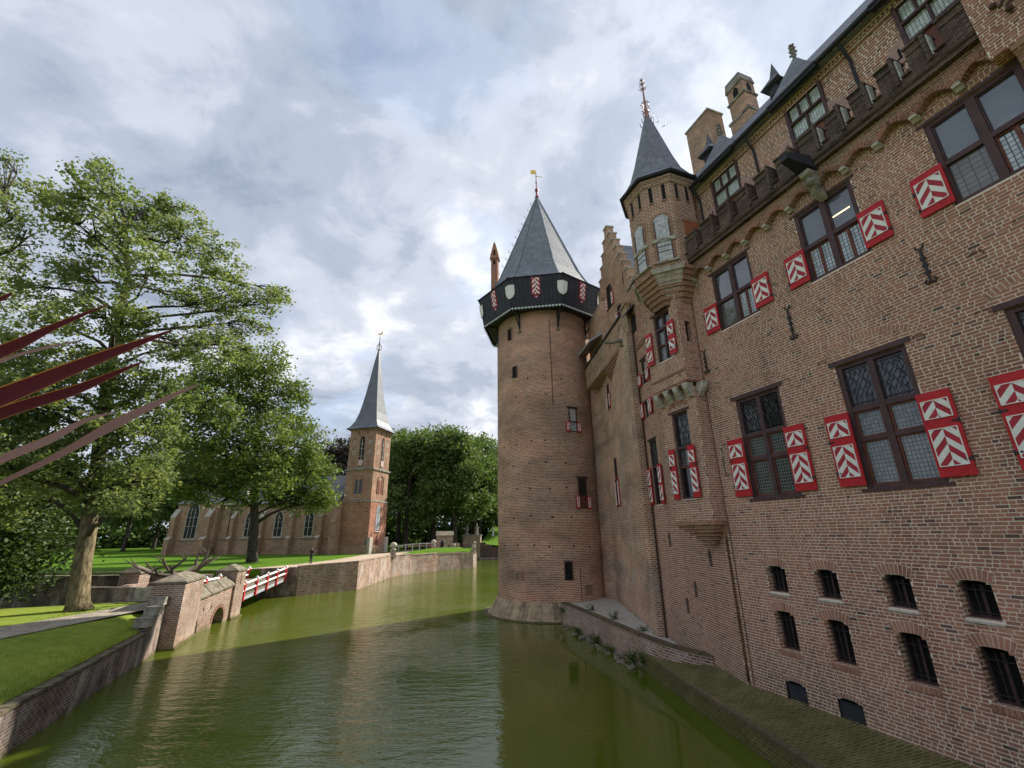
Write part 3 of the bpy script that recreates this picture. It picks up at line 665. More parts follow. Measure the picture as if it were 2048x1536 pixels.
M_leaded2 = glassm("mid_leaded_glass", (0.15, 0.175, 0.19), 0.1, lead=0.008, leadcol=(0.06, 0.065, 0.06), bw=0.085, rh=0.1)  # mid-tone leaded panes, between the dark and the pale kind
M_glassM = glassm("mid_glass", (0.06, 0.068, 0.08), 0.06, spec=0.8)
for i, c in enumerate(WC):
    cross_window(c, i == 0)
    for sx in (1, -1):
        a, b_ = sorted((c+sx*.78, c+sx*1.42))
        shutter(wing, a, b_, 6.6, 8.5, .075, [(.24,1.04),(1.30,1.69)], hingeside=sx)
# ---- upper windows with clear glass above and leaded casements below
def upper_window(c, lamp, leftdark):
    w = 1.72; h = 2.36; fr = MB(); d0, d1 = -.14, -.02
    fr.box(-w/2,-w/2+.11,d0,d1,0,h); fr.box(w/2-.11,w/2,d0,d1,0,h); fr.box(-.08,.08,d0,d1,0,h)
    for za, zb in ((0,.09),(1.08,1.2),(h-.1,h)):
        fr.box(-w/2+.11,-.08,d0,d1-.01,za,zb); fr.box(.08,w/2-.11,d0,d1-.01,za,zb)
    win = obj('cross_window', fr, M_wood, wing, (c,0,12.5))
    obj('lintel', MB().box(-w/2-.12,w/2+.12,-.1,.025,h+.0005,h+.08), M_wood, win)
    for sx in (-1, 1):
        a, b_ = sorted((sx*.081, sx*(w/2-.111)))
        p = obj('pane', MB().box(a,b_,-.12,-.11,1.2,h-.1), M_glass, win)
        obj('casement', MB().box(a,a+.03,-.109,-.06,1.2,h-.1).box(b_-.03,b_,-.109,-.06,1.2,h-.1).box(a+.03,b_-.03,-.109,-.06,1.2,1.23).box(a+.03,b_-.03,-.109,-.06,h-.13,h-.1), M_wood, p)
        if leftdark and sx > 0: obj('pane', MB().box(a,b_,-.12,-.11,.09,1.08), M_curtain2, win)
        else:
            xm = (a+b_)/2
            for q, r in ((a,xm),(xm,b_)):
                p = obj('pane', MB().box(q+.005,r-.005,-.14,-.13,.09,1.08), M_leaded, win)
                obj('casement', MB().box(q+.005,q+.04,-.129,-.09,.09,1.08).box(r-.04,r-.005,-.129,-.09,.09,1.08).box(q+.04,r-.04,-.129,-.09,.09,.13).box(q+.04,r-.04,-.129,-.09,1.04,1.08), M_woodr, p)
    return win
M_curtain2 = glassm("dim_curtained_glass", (0.10, 0.105, 0.10), 0.08, lead=0.01, leadcol=(0.05, 0.05, 0.05), bw=0.2, rh=0.13)
for i, c in enumerate(UC):
    win = upper_window(c, i == 1, i != 1)
    if i == 1:
        ml, N_, L_, P_ = newmat("lit_ceiling_lamp"); P_.inputs['Emission Color'].default_value = (1, .72, .35, 1); P_.inputs['Emission Strength'].default_value = 0.9
        obj('ceiling_lamp', MB().box(-.62,-.14,-.108,-.104,1.62,1.66), ml, win)
    for sx in (1, -1):
        a, b_ = sorted((c+sx*.79, c+sx*1.43))
        shutter(wing, a, b_, 12.58, 13.66, .06, [(.2,.88)], hingeside=sx)
# ---- wall anchors
def anchor(c, z0, z1, y=0.0):
    m_ = MB(); h = z1-z0; m_.tube([(0,.04,0),(0,.05,h*.5),(0,.04,h)], .028, 6)
    for s_ in (-1, 1): m_.tube([(0,.04,.02),(s_*.08,.04,-.02),(s_*.12,.04,.05),(s_*.07,.04,.09)], .022, 5); m_.tube([(0,.04,h-.02),(s_*.07,.04,h+.03),(s_*.09,.04,h+.1)], .02, 5)
    for t in (.3,.5,.7): m_.box(-.05,.05,.02,.075,h*t-.03,h*t+.03)
    obj('wall_anchor', m_, M_iron, wing, (c,y,z0))
anchor(5.06,11.0,11.9); anchor(8.56,11.08,12.08); anchor(12.13,11.2,12.05)
for c, z in [(9.13,9.9),(11.42,10.0),(5.65,9.85),(7.95,10.02),(4.45,9.9),(4.2,11.2),(3.4,11.5)]:
    obj('iron_cramp', MB().tube([(-.12,.02,-.05),(-.1,.04,.04),(.08,.04,.04),(.12,.03,0)], .012, 5), M_rust, wing, (c,0,z))
obj('lightning_wire', MB().tube([(12.32,.03,1.0),(12.31,.03,5.0),(12.36,.03,9.0),(12.33,.03,14.6)], .012, 5), M_rust, wing)
obj('slit_window', MB().box(12.05,12.14,-.1,-.08,7.3,8.35), M_leaded, wing)
# ---- corbel table and battlement
M_corbt = bricktex('corbel_table_brick', (0.30,0.18,0.125), (0.22,0.13,0.095), (0.42,0.36,0.28), stain=(.7,1.1))
ar = MB(); CS = [2.53+.86*i for i in range(0, 12)]
pts = [(2.76,15.72),(2.76,15.30)]
for s0 in CS[1:]:
    a0, a1 = s0-.86+.1, s0-.1
    if a0 < 2.8: a0 = 2.8
    for i in range(9):
        t = i/8; x = a0+(a1-a0)*t; pts.append((x, 15.16+.2*math.sin(math.pi*t)))
    pts.append((a1+.005,15.16)); pts.append((s0+.095,15.16))
pts = [p for p in pts if p[0] < 12.1] + [(12.12,15.30),(12.12,15.72)]
ar.xz(pts, .016, .22, 0)
obj('corbel_table', ar, [M_corbt], wing)
ab = MB()
for s0 in CS[1:11]:
    a0, a1 = s0-.76, s0-.1
    for i in range(10):
        t = (i+.5)/10; x = a0+(a1-a0)*t; zz = 15.17+.2*math.sin(math.pi*t); sl_ = .2*math.pi*math.cos(math.pi*t)/(a1-a0); th = math.atan(sl_)
        c_, s_ = math.cos(th), math.sin(th); q = [(-.028,0),(.028,0),(.028,.13),(-.028,.13)]
        ab.xz([(x+u_*c_-v_*s_, zz+u_*s_+v_*c_) for u_, v_ in q],   .215, .235)
tag(obj('corbel_arch_bricks', ab, M_brick, wing), kind='stuff')
cm = MB().yz([(0,.06),(.0,.21),(.23,.21),(.23,.14),(.15,.12),(.1,.06)], -.08, .08).mesh('stone_corbel', M_stone)
for s0 in CS[1:]:
    if s0 < 12: place('stone_corbel', cm, wing, (s0,.016,14.96))
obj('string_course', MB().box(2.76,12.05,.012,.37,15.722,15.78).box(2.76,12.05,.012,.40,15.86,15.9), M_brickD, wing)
for_gap = 0
GAP = [3.35,4.02,4.69,5.37,6.07,6.9,7.7,8.5,9.32,10.15,11.03,11.84]
pb = MB(); pb.box(2.76,12.05,.10,.36,15.78,15.86); pb.box(2.76,12.05,.0,.42,15.9,16.12)
prev = 2.76
for i, g in enumerate(GAP + [None]):
    a, b_ = prev, (g-.12 if g else 12.05)
    if b_-a > .08:
        pb.box(a,b_,.02,.42,16.12,16.82)
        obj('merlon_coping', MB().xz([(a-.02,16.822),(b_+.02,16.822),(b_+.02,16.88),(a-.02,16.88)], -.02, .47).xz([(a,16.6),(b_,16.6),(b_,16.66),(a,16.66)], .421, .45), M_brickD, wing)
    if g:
        obj('crenel_jamb', MB().box(g+.09,g+.119,.18,.4,16.12,16.8), M_litjamb_statue if g < 6.2 else M_brickD, wing); obj('crenel_fin', MB().box(g+.121,g+.2,.421,.5,16.0,16.92), M_brickD, wing)  # near jambs painted pale as if lit by the sky, others dark
        obj('crenel_sill', MB().yz([(.0,16.122),(.5,16.122),(.5,16.15),(.0,16.2)], g-.13, g+.07), M_brickD, wing)
        prev = g+.12
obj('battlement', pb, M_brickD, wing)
# dark beam gargoyle on a carved stone bracket
g = obj('gargoyle', MB().add([(6.5,.3,15.62),(6.95,.3,15.62),(6.95,.3,16.1),(6.5,.3,16.1),(6.72,1.15,15.95),(6.95,1.15,15.95),(6.95,1.15,16.15),(6.72,1.15,16.15)], [(0,1,2,3),(4,5,6,7),(0,1,5,4),(1,2,6,5),(2,3,7,6),(3,0,4,7)]), M_black, wing)
obj('bracket', MB().yz([(.23,15.05),(.23,15.6),(.62,15.6),(.58,15.48),(.42,15.4),(.38,15.15)], 6.58, 6.88).ball((6.73,.42,15.28), .14, 8, 6).yz([(.02,14.72),(.02,15.04),(.38,15.04),(.3,14.92),(.16,14.8)], 6.62, 6.84), M_stoneG, g)
# ---- set-back upper storey
DW = [(9.82,10.96),(6.4,7.48),(2.98,4.1)]
wall_up = brick_wall('upper_wall', wing, 0.4, 12.5, 15.6, 19.35, [(a-.1,b_+.1,17.2,19.36) for a, b_ in DW], -.8, 9, depth=.1, ch=.1, joint=.026)
cor = MB(); x = 0.4
cor.box(.4,12.5,-1.0,-.72,19.36,19.44); cor.box(.4,12.5,-1.0,-.66,19.55,19.66)
n_ = int(12.1/.12)
for i in range(n_): cor.box(.4+.12*i+.01,.4+.12*i+.07,-.9,-.69,19.441,19.549)
cor.box(.4,12.5,-1.0,-.74,19.4405,19.5495)
obj('cornice', cor, M_brickT, wing)
EY, EZ, RY, RZ = -.42, 19.74, -4.6, 24.9
obj('roof', MB().yz([(EY,EZ),(RY,RZ),(-8.8,EZ),(-8.8,EZ-.12),(EY,EZ-.12)], .4, 14.6, 0), M_slate, wing)
obj('gutter', MB().tube([(.4,EY+.04,EZ-.03),(12.1,EY+.04,EZ-.03)], .085, 8), M_black, wing)
for s0 in (8.95, 11.75, 5.4):
    obj('downpipe', MB().tube([(s0,-.4,19.7),(s0,-.62,19.3),(s0,-.74,19.1),(s0,-.74,16.2)], .045, 6), M_black, wing)
for i, (a, b_) in enumerate(DW):
    c = (a+b_)/2; w = b_-a
    fr = MB(); y0, y1 = -.86, -.72
    fr.box(-w/2-.1,-w/2,y0,y1,0,2.2); fr.box(w/2,w/2+.1,y0,y1,0,2.2); fr.box(-w/2,w/2,y0,y1-.01,2.1,2.2); fr.box(-w/2,w/2,y0,y1+.02,1.42,1.5); fr.box(-w/2,w/2,y0,y1-.01,.75,.83)
    for k_ in (1, 2): fr.box(-w/2+w*k_/3-.025,-w/2+w*k_/3+.025,y0,y1-.012,1.5,2.1)
    fr.box(-.03,.03,y0,y1-.012,.83,1.42)
    win = obj('dormer_window', fr, M_wood, wing, (c,0,17.25))
    for k_ in range(3): obj('pane', MB().box(-w/2+w*k_/3+.03,-w/2+w*(k_+1)/3-.03,-.83,-.82,1.5,2.1), M_leadedG, win)
    for k_ in (-1, 1): obj('pane', MB().box(min(k_*.03,k_*w/2),max(k_*.03,k_*w/2),-.83,-.82,.83,1.42), M_leadedG, win)
    obj('apron', MB().box(-w/2,w/2,-.85,-.8,0,.75), M_woodr, win)
    for k_ in (-1, 1):
        q = [(k_*(w/2+.1),.35),(k_*(w/2+.62),.35),(k_*(w/2+.62),.72),(k_*(w/2+.5),.95),(k_*(w/2+.1),1.15)]
        obj('shoulder_stone', MB().xz(q, -.84, -.74).xz([(k_*(w/2+.22),.5),(k_*(w/2+.5),.5),(k_*(w/2+.5),.56),(k_*(w/2+.28),.56),(k_*(w/2+.28),.85),(k_*(w/2+.22),.85)], -.7405, -.735, 1), [M_pink, M_dark], win)
    e = w/2+.34; ap = 21.5-17.25; zb = 19.72-17.25
    dr = MB().add([(-e,-.34,zb),(e,-.34,zb),(0,-1.05,ap),(0,-1.9,ap),(-e,-1.0,zb+.25),(e,-1.0,zb+.25),(-e*.55,-.62,zb+.75),(e*.55,-.62,zb+.75)], [(0,1,7,6),(6,7,2),(1,5,3,2,7),(0,6,2,3,4)])
    dro = obj('dormer_roof', dr, M_slate, wing, (c,0,17.25))
    obj('gutter', MB().tube([(-e,-.32,zb-.02),(e,-.32,zb-.02)], .07, 6).box(-e,e,-.5,-.3,zb-.16,zb-.06), M_black, dro)
    fin = MB().tube([(0,-1.05,ap-.05),(0,-1.05,ap+.55)], [.06,.035], 6)
    for zz, r_ in ((.12,.1),(.32,.085),(.5,.06)):
        for q in range(4): fin.ball((r_*math.cos(q*1.57),-1.05+r_*math.sin(q*1.57),ap+zz), .05, 6, 4)
    obj('finial', fin, M_stoneG, dro)
for s0, yy, zb in ((8.35,-2.15,21.7),(12.0,-2.3,21.9)):
    v = obj('roof_vent', MB().box(-.2,.2,-.25,.3,-.3,.55), M_black, wing, (s0,yy,zb))
    obj('cap', MB().add([(-.4,-.45,.5),(.4,-.45,.5),(.4,.5,.5),(-.4,.5,.5),(-.13,-.13,1.05),(.13,-.13,1.05),(.13,.15,1.05),(-.13,.15,1.05),(0,0,1.85)], [(0,1,5,4),(1,2,6,5),(2,3,7,6),(3,0,4,7),(4,5,8),(5,6,8),(6,7,8),(7,4,8),(0,3,2,1)]), M_slateD, v)
    obj('louvre', MB().box(-.18,.18,.301,.32,.05,.4), M_blackb, v)
# chimneys behind the ridge
ch = obj('chimney', MB().box(13.1,14.75,-5.0,-4.0,22.0,27.2), M_brickG, wing)
obj('cap', MB().box(13.04,14.81,-5.06,-3.94,27.202,27.3), M_stone, ch); obj('shoulder', MB().box(12.9,13.099,-4.9,-3.8,23.2,24.6), M_brickG, ch)
ch = obj('chimney', MB().box(11.15,12.1,-5.15,-4.35,22.5,27.2).box(11.05,12.2,-5.25,-4.25,22.2,25.1), M_brickG, wing)
obj('cap', MB().xz([(11.1,27.2),(12.15,27.2),(12.05,27.75),(11.2,27.75)], -5.2, -4.3), M_stoneG, ch); obj('chimney_band', MB().box(11.0,12.25,-5.3,-4.2,25.101,25.25), M_stoneG, ch); obj('chimney_band', MB().box(11.08,12.17,-5.22,-4.28,26.35,26.45), M_stoneG, ch)
obj('flue_opening', MB().xz([(11.45,26.55),(11.75,26.55),(11.75,26.95),(11.6,27.15),(11.45,26.95)], -4.349, -4.34).yz([(-4.9,26.55),(-4.6,26.55),(-4.6,26.95),(-4.75,27.15),(-4.9,26.95)], 11.14, 11.149), M_dark, ch)
# right end pier rising past the battlement
pier = brick_wall('end_pier', wing, 0.4, 2.74, 14.95, 22.0, [], .44, 21)
obj('pier_return', MB().box(.4,2.745,-.8,.439,14.95,22.0), M_brickT, wing)
obj('pier_corbel', MB().yz([(.0,14.35),(.0,14.949),(.43,14.949),(.43,14.85),(.28,14.7),(.28,14.6),(.14,14.45)], .4, 2.45), M_corbt, wing)
iv = MB()
for i in range(14):
    z = 15.6+i*.33; a = .12*math.sin(i*1.9); iv.tube([(2.2+a,.47,z),(2.2-a,.55,z+.2),(2.2-.1*math.sin(i*1.9+1.9),.47,z+.33)], .03, 5); iv.ball((2.2+a*1.5,.52,z+.1), .07, 6, 4)
obj('iron_scrollwork', iv, M_rust, wing)
# ------------------------------------------------------------------ bay window with the octagonal turret on top
M_corb = bricktex("corbel_brick", (0.33, 0.18, 0.125), (0.27, 0.14, 0.1), (0.44, 0.37, 0.29), stain=(0.75, 1.1))
M_turret = bricktex("turret_brick", (0.35, 0.2, 0.15), (0.25, 0.145, 0.11), (0.6, 0.52, 0.42), bw=.25, rh=.09, ms=.016, stain=(0.75, 1.12), stain_scale=0.6)
wm = wing.matrix_basis.copy()
def wpt(s, y, z): return wm @ Vector((s, y, z))
L0 = (-13.4, -.3, -5.1)
tur = thing('oriel_turret', 'octagonal brick turret with slate cone above the projecting window bay', 'turret', wpt(13.4, .3, 5.1), R(WR))
def lt(s, y, z): return (s+L0[0], y+L0[1], z+L0[2])
lowop = (12.97,13.88,6.66,9.95); upop = (12.85,13.88,12.1,14.2)
brick_wall('lower_bay_wall', tur, 12.45, 14.4, 5.85, 10.72, [lowop], .5, 31, loc=L0, depth=.25)
brick_wall('lower_bay_side', tur, 0.0, .5, 5.85, 10.72, [], 0, 32, loc=lt(12.45,0,0), rz=R(90))
brick_wall('upper_bay_wall', tur, 12.40, 14.43, 10.95, 15.6, [upop], .8, 33, loc=L0, depth=.25)
brick_wall('upper_bay_side', tur, 0.0, .8, 10.95, 15.6, [(.22,.5,12.55,13.45)], 0, 34, loc=lt(12.40,0,0), rz=R(90), depth=.2)
obj('bay_core', MB().box(12.75,14.39,-.9,.2,5.85,10.9).box(12.75,14.42,-.9,.48,10.9,15.6).box(14.32,14.395,.2,.49,5.85,10.9).box(14.35,14.425,.48,.79,10.9,15.6), M_brickT, tur, L0)
obj('side_window', MB().box(12.62,12.64,.2,.52,12.5,13.5), M_dark, tur, L0)
cb = MB()
for i in range(6):
    k_ = i*.085; z1 = 5.85-.125*i; cb.box(12.38+k_*1.4,14.46-k_*2.2,-.3,.57-k_,z1-.115,z1-(.001 if i else .002))
obj('base_corbel', cb, M_corb, tur, L0)
def bay_window(c, z0, z1, w, y, split, grl):
    h = z1-z0; fr = MB(); d0, d1 = -.2, -.08
    fr.box(-w/2,-w/2+.09,d0,d1,0,h); fr.box(w/2-.09,w/2,d0,d1,0,h); fr.box(-w/2+.09,w/2-.09,d0,d1-.01,0,.07); fr.box(-w/2+.09,w/2-.09,d0,d1-.01,h-.09,h); fr.box(-w/2+.09,w/2-.09,d0,d1+.02,split-.06,split+.06)
    if not grl: fr.box(-.05,.05,d0,d1-.012,.07,h-.09)
    win = obj('bay_window', fr, M_wood, tur, lt(c,y,z0))
    obj('lintel', MB().box(-w/2-.13,w/2+.13,-.1,.03,h+.0005,h+.09), M_wood, win)
    xs = [(-w/2+.09,w/2-.09)] if grl else [(-w/2+.09,-.05),(.05,w/2-.09)]
    for a, b_ in xs:
        obj('pane', MB().box(a,b_,-.18,-.17,split+.06,h-.09), M_glassD if grl else M_glassM, win)
        if grl:
            obj('panel', MB().box(a,b_,-.16,-.14,.07,split*.62), M_glassD, win); obj('pane', MB().box(a,b_,-.18,-.17,split*.62,split-.06), M_leadedD, win); obj('rail', MB().box(a,b_,-.15,-.1,split*.6,split*.64), M_woodr, win)
        else: obj('pane', MB().box(a,b_,-.18,-.17,.07,split-.06), M_leaded2, win); obj('rail', MB().box(a,b_,-.16,-.1,split*.5-.03,split*.5+.03), M_woodr, win)
    if grl: obj('grille', grille(w-.2, h-split-.18, 0), M_iron, win, (0,-.06,split+.08))
    return win
bay_window(13.425, 6.66, 9.95, .91, .5, 1.92, True)
bay_window(13.365, 12.1, 14.2, 1.03, .8, 1.46, False)
for x0, x1, hs, hf in ((12.78,13.12,-1,1),(13.86,14.18,1,1)): shutter(tur, x0, x1, 6.68, 8.57, .59, [(.22,1.02),(1.28,1.66)], half=hf, loc=L0, hingeside=hs)
for x0, x1, hs, hf in ((12.60,12.98,-1,1),(14.0,14.38,1,-1)): shutter(tur, x0, x1, 12.14, 13.57, .88, [(.2,.58),(.85,1.22)], half=hf, loc=L0, hingeside=hs)
ac = MB()
for i in range(16):
    t = (i+.5)/16; x = 12.9+1.05*t; zz = 10.12+.14*math.sin(math.pi*t); ac.box(x-.027,x+.027,.5,.53,zz,zz+.13)
tag(obj('relieving_arch', ac, M_archbrick, tur, L0), kind='stuff')
cm2 = MB().yz([(.0,-.1),(.0,.42),(.32,.42),(.34,.30),(.26,.14),(.2,.06),(.14,.02),(.1,-.1)], -.11, .11).ball((0,.22,.26), .14, 8, 6)
cme = cm2.mesh('stone_corbel', M_stone)
for s0 in (12.55,13.1,13.65,14.25): place('stone_corbel', cme, tur, lt(s0,.515,10.44))
place('stone_corbel', cme, tur, lt(12.44,.25,10.44), R(90))
ba = MB()
for a, b_ in ((12.66,12.99),(13.21,13.54),(13.76,14.14)):
    pts = [(a,10.96),(a,10.72)]+[(a+(b_-a)*t/6, 10.72+.13*math.sin(math.pi*t/6)) for t in range(1, 6)]+[(b_,10.72),(b_,10.96)]
    ba.xz(pts, .5, .80)
obj('corbel_arches', ba, M_corb, tur, L0)
obj('bay_floor', MB().box(12.41,14.42,-.2,.79,10.9,10.945), M_corb, tur, L0)
obj('string_course', MB().box(12.37,14.45,.802,.84,11.35,11.42), M_corb, tur, L0)
# octagon
TC = (13.2, .115); AP = 1.365; CR = AP/math.cos(R(22.5)); O8 = R(22.5)
c0 = (TC[0]+L0[0], TC[1]+L0[1])
body = MB().lathe([(CR,15.62+L0[2]),(CR,20.05+L0[2])], 8, c0, O8)
obj('octagon', body, M_turret, tur)
cbl = MB(); zr = [(14.25,.86),(14.45,.9),(14.46,.98),(14.65,1.0),(14.66,1.08),(14.85,1.1),(14.86,1.18),(15.05,1.2),(15.06,1.28),(15.25,1.3),(15.26,1.38),(15.45,1.4),(15.46,1.5),(15.61,1.52),(15.62,1.0)]
cbl.lathe([(r_/math.cos(O8)*.985, z+L0[2]) for z, r_ in zr], 8, c0, O8)
obj('octagon_corbelling', cbl, M_corb, tur)
def oloc(phi, z, off=0.0): return (c0[0]+(AP+off)*math.cos(R(phi)), c0[1]+(AP+off)*math.sin(R(phi)), z+L0[2])
st = MB().add([(-.5,-.9,15.42),(.5,-.9,15.42),(.62,.14,15.42),(-.62,.14,15.42),(-.5,-.9,15.62),(.5,-.9,15.62),(.66,.2,15.62),(-.66,.2,15.62)], [(0,3,2,1),(4,5,6,7),(0,1,5,4),(1,2,6,5),(2,3,7,6),(3,0,4,7)])
st.add([(-.42,-.9,14.98),(.42,-.9,14.98),(.44,-.16,14.98),(-.44,-.16,14.98),(-.5,-.9,15.42),(.5,-.9,15.42),(.56,.06,15.42),(-.56,.06,15.42)], [(0,3,2,1),(0,1,5,4),(1,2,6,5),(2,3,7,6),(3,0,4,7)])
st.add([(-.2,-.9,14.45),(.2,-.9,14.45),(.2,-.42,14.5),(-.2,-.42,14.5),(-.36,-.9,14.98),(.36,-.9,14.98),(.4,-.2,14.98),(-.4,-.2,14.98)], [(0,3,2,1),(0,1,5,4),(1,2,6,5),(2,3,7,6),(3,0,4,7)])
stm = st.mesh('corbel_stone', M_stone)
for phi in (135, 45): place('corbel_stone', stm, tur, (*oloc(phi, 0)[:2], L0[2]), R(phi-90))
for phi in (90, 135):
    w = .62; fr = MB()
    arc = [(-w/2,1.55)]+[(w/2*math.cos(math.pi-math.pi*i/8), 1.95+.3*math.sin(math.pi*i/8)) for i in range(9)]+[(w/2,1.55)]
    out = [(-w/2-.09,0)]+[(-w/2-.09,1.9)]+[((w/2+.09)*math.cos(math.pi-math.pi*i/8), 1.95+.4*math.sin(math.pi*i/8)) for i in range(9)]+[(w/2+.09,0)]
    fr.xz(out, -.02, .03, 0)
    win = obj('turret_window', fr, M_corb, tur, oloc(phi, 15.95), R(phi-90))
    obj('pane', MB().xz([(-w/2,1.08),(w/2,1.08)]+[(w/2*math.cos(math.pi*i/8), 1.95+.3*math.sin(math.pi*i/8)) for i in range(9)], .031, .036), M_curtain, win)
    obj('pane', MB().box(-w/2,w/2,.031,.036,.06,.92), M_curtain, win)
    obj('stone_transom', MB().box(-w/2-.16,w/2+.16,.0,.075,.92,1.08).tube([(-w/2,.07,.93),(0,.07,1.06),(w/2,.07,.93)], .04, 6), M_stone, win)
    obj('frame', MB().box(-w/2,-w/2+.04,.037,.06,.06,.92).box(w/2-.04,w/2,.037,.06,.06,.92).box(-w/2,-w/2+.04,.037,.06,1.08,1.95).box(w/2-.04,w/2,.037,.06,1.08,1.95).box(-w/2+.04,w/2-.04,.037,.05,.44,.47).box(-w/2+.04,w/2-.04,.037,.05,.70,.73), M_wood, win)
    obj('sill', MB().yz([(-.02,-.08),(.14,-.08),(.14,-.03),(-.02,.04)], -w/2-.2, w/2+.2), M_stone, win)
for phi in (45, 90, 135, 180):
    for xx in (-.27, .27):
        s_ = obj('slit', MB().box(-.07,.07,-.03,.012,0,.82), M_dark, tur, oloc(phi, 18.92), R(phi-90)); s_.location.x += -math.sin(R(phi))*xx; s_.location.y += math.cos(R(phi))*xx
        obj('sill', MB().box(-.1,.1,-.02,.04,-.06,0), M_corb, s_)
obj('board_hatch', MB().box(-.36,.36,0,.04,0,.85).box(-.42,.42,-.01,.05,.852,.95), M_board, tur, (oloc(180,16.95)[0], c0[1]-.2, 16.95+L0[2]), R(90))
ev = MB().lathe([(CR+.01,19.72+L0[2]),(CR+.08,19.8+L0[2]),(CR+.08,19.9+L0[2]),(CR+.16,19.98+L0[2]),(CR+.16,20.08+L0[2]),(CR+.05,20.1+L0[2])], 8, c0, O8)
obj('cornice', ev, M_turret, tur)
obj('eaves', MB().lathe([(CR+.1,20.085+L0[2]),(CR+.3,20.12+L0[2]),(CR+.33,20.2+L0[2]),(CR+.1,20.26+L0[2])], 8, c0, O8), M_black, tur)
obj('roof', MB().lathe([(CR+.34,20.2+L0[2]),(CR+.08,20.5+L0[2]),(1.22,21.1+L0[2]),(.94,22.0+L0[2]),(.68,23.0+L0[2]),(.16,25.0+L0[2])], 8, c0, O8), M_slate, tur)
fi = MB(); zt = 24.9+L0[2]; X, Y = c0
fi.tube([(X,Y,zt),(X,Y,zt+1.1),(X,Y,zt+2.9)], [.12,.06,.02], 6)
for i in range(8):
    a = i*math.pi/4
    for zz, rr in ((.15,.17),(.5,.2),(2.15,.2),(2.5,.16),(2.75,.08)): fi.tube([(X,Y,zt+zz),(X+rr*.7*math.cos(a),Y+rr*.7*math.sin(a),zt+zz+.03),(X+rr*math.cos(a),Y+rr*math.sin(a),zt+zz+.11)], [.02,.018,.012], 4)
for a in (0, math.pi/2, math.pi, 1.5*math.pi):
    p = [(0,.55),(.17,.75),(.24,.95),(.14,1.15),(0,1.4)]
    fi.tube([(X+r_*math.cos(a),Y+r_*math.sin(a),zt+z) for r_, z in p], .018, 4)
    for r_, z in p[1:4]: fi.ball((X+(r_+.04)*math.cos(a),Y+(r_+.04)*math.sin(a),zt+z), .03, 5, 3)
obj('finial', fi, plain("gilt_pink_iron", (0.36, 0.2, 0.16), 0.5, metal=0.4), tur)
for k_ in (2, 3, 4):
    a = O8+k_*math.pi/4; hk = MB()
    for t in (.0,.08,.16): hk.tube([(X+(.2+t*3)*math.cos(a),Y+(.2+t*3)*math.sin(a),24.9-t*6+L0[2]),(X+(.34+t*3)*math.cos(a),Y+(.34+t*3)*math.sin(a),24.9-t*6+L0[2]),(X+(.36+t*3)*math.cos(a),Y+(.36+t*3)*math.sin(a),25.05-t*6+L0[2])], .018, 4)
    obj('crocket', hk, M_lead, tur)

# ------------------------------------------------------------------ side range between the bay and the round tower
RA = 94.66
rng = thing('castle_range', 'tall narrow castle wall with corner pier and overhanging parapet beside the round tower', 'castle range', (7.26,16.12,0), R(RA))
r_ops = [(4.82,5.75,6.72,9.8),(5.02,5.75,10.98,11.8),(4.92,5.6,12.7,14.05)]
brick_wall('wall', rng, 0.0, 6.14, 0.85, 18.6, r_ops, 0, 41)
obj('corner_pier', MB().xy([(6.14,-.4),(6.16,.40),(6.9,.36),(7.6,.1),(7.6,-.4)], .8, 16.0), M_brickT, rng)
obj('far_wall', MB().xy([(6.9,.21),(16.62,-.964),(18.3,-.6),(18.3,-2.4),(6.9,-2.4)], .6, 17.0), M_brickT, rng)
obj('core', MB().box(.4,6.9,-3.0,-.45,.8,18.5).box(5.9,6.13,-.45,-.005,.8,18.6), M_brickT, rng)
obj('wall_coping', MB().box(-.1,6.3,-.5,.1,18.602,18.75), M_stoneG, rng)
obj('downpipe', MB().tube([(6.06,.08,1.05),(6.06,.08,15.6),(6.0,.1,16.6),(5.9,.1,17.6)], .045, 8), M_rust, rng)
def range_window(c, z0, z1, w, split, grl, sh):
    h = z1-z0; fr = MB(); d0, d1 = -.18, -.06
    fr.box(-w/2,-w/2+.07,d0,d1,0,h); fr.box(w/2-.07,w/2,d0,d1,0,h); fr.box(-w/2+.07,w/2-.07,d0,d1-.01,0,.06); fr.box(-w/2+.07,w/2-.07,d0,d1-.01,h-.08,h)
    if split: fr.box(-w/2+.07,w/2-.07,d0,d1+.02,split-.05,split+.05)
    win = obj('range_window', fr, M_wood, rng, (c,0,z0))
    top = split+.05 if split else .06
    if split: obj('pane', MB().box(-w/2+.07,w/2-.07,-.16,-.15,.06,split-.05), M_dark, win)
    obj('pane', MB().box(-w/2+.07,w/2-.07,-.15,-.14,top,h-.08), M_leadedD if grl else M_curtain, win)
    if grl: obj('grille', grille(w-.15, h-top-.1, 0), M_iron, win, (0,-.05,top+.01))
    obj('lintel', MB().box(-w/2-.1,w/2+.1,-.1,.03,h+.0005,h+.07), M_wood, win)
    for sx in (-1, 1):
        a, b_ = sorted((c+sx*(w/2-.02), c+sx*(w/2+.4)))
        n2 = [(.16,sh*.48-.06),(sh*.48+.1,sh-.16)] if sh > 1.2 else [(.12,sh-.12)]
        shutter(rng, a, b_, z0+.02, z0+sh, .08, n2, half=-1, hingeside=sx)
range_window(5.285, 6.72, 9.8, .93, 1.78, True, 1.78)
range_window(5.385, 10.98, 11.8, .73, 0, False, .84)
range_window(5.26, 12.7, 14.05, .68, .62, False, .64)
dn = MB()
for i in range(12): dn.box(4.5+.14*i,4.5+.14*i+.07,.0,.06,14.75,14.95)
dn.box(4.3,6.1,.0,.07,14.95,15.02); tag(obj('dentil_band', dn, M_corb, rng), kind='stuff')
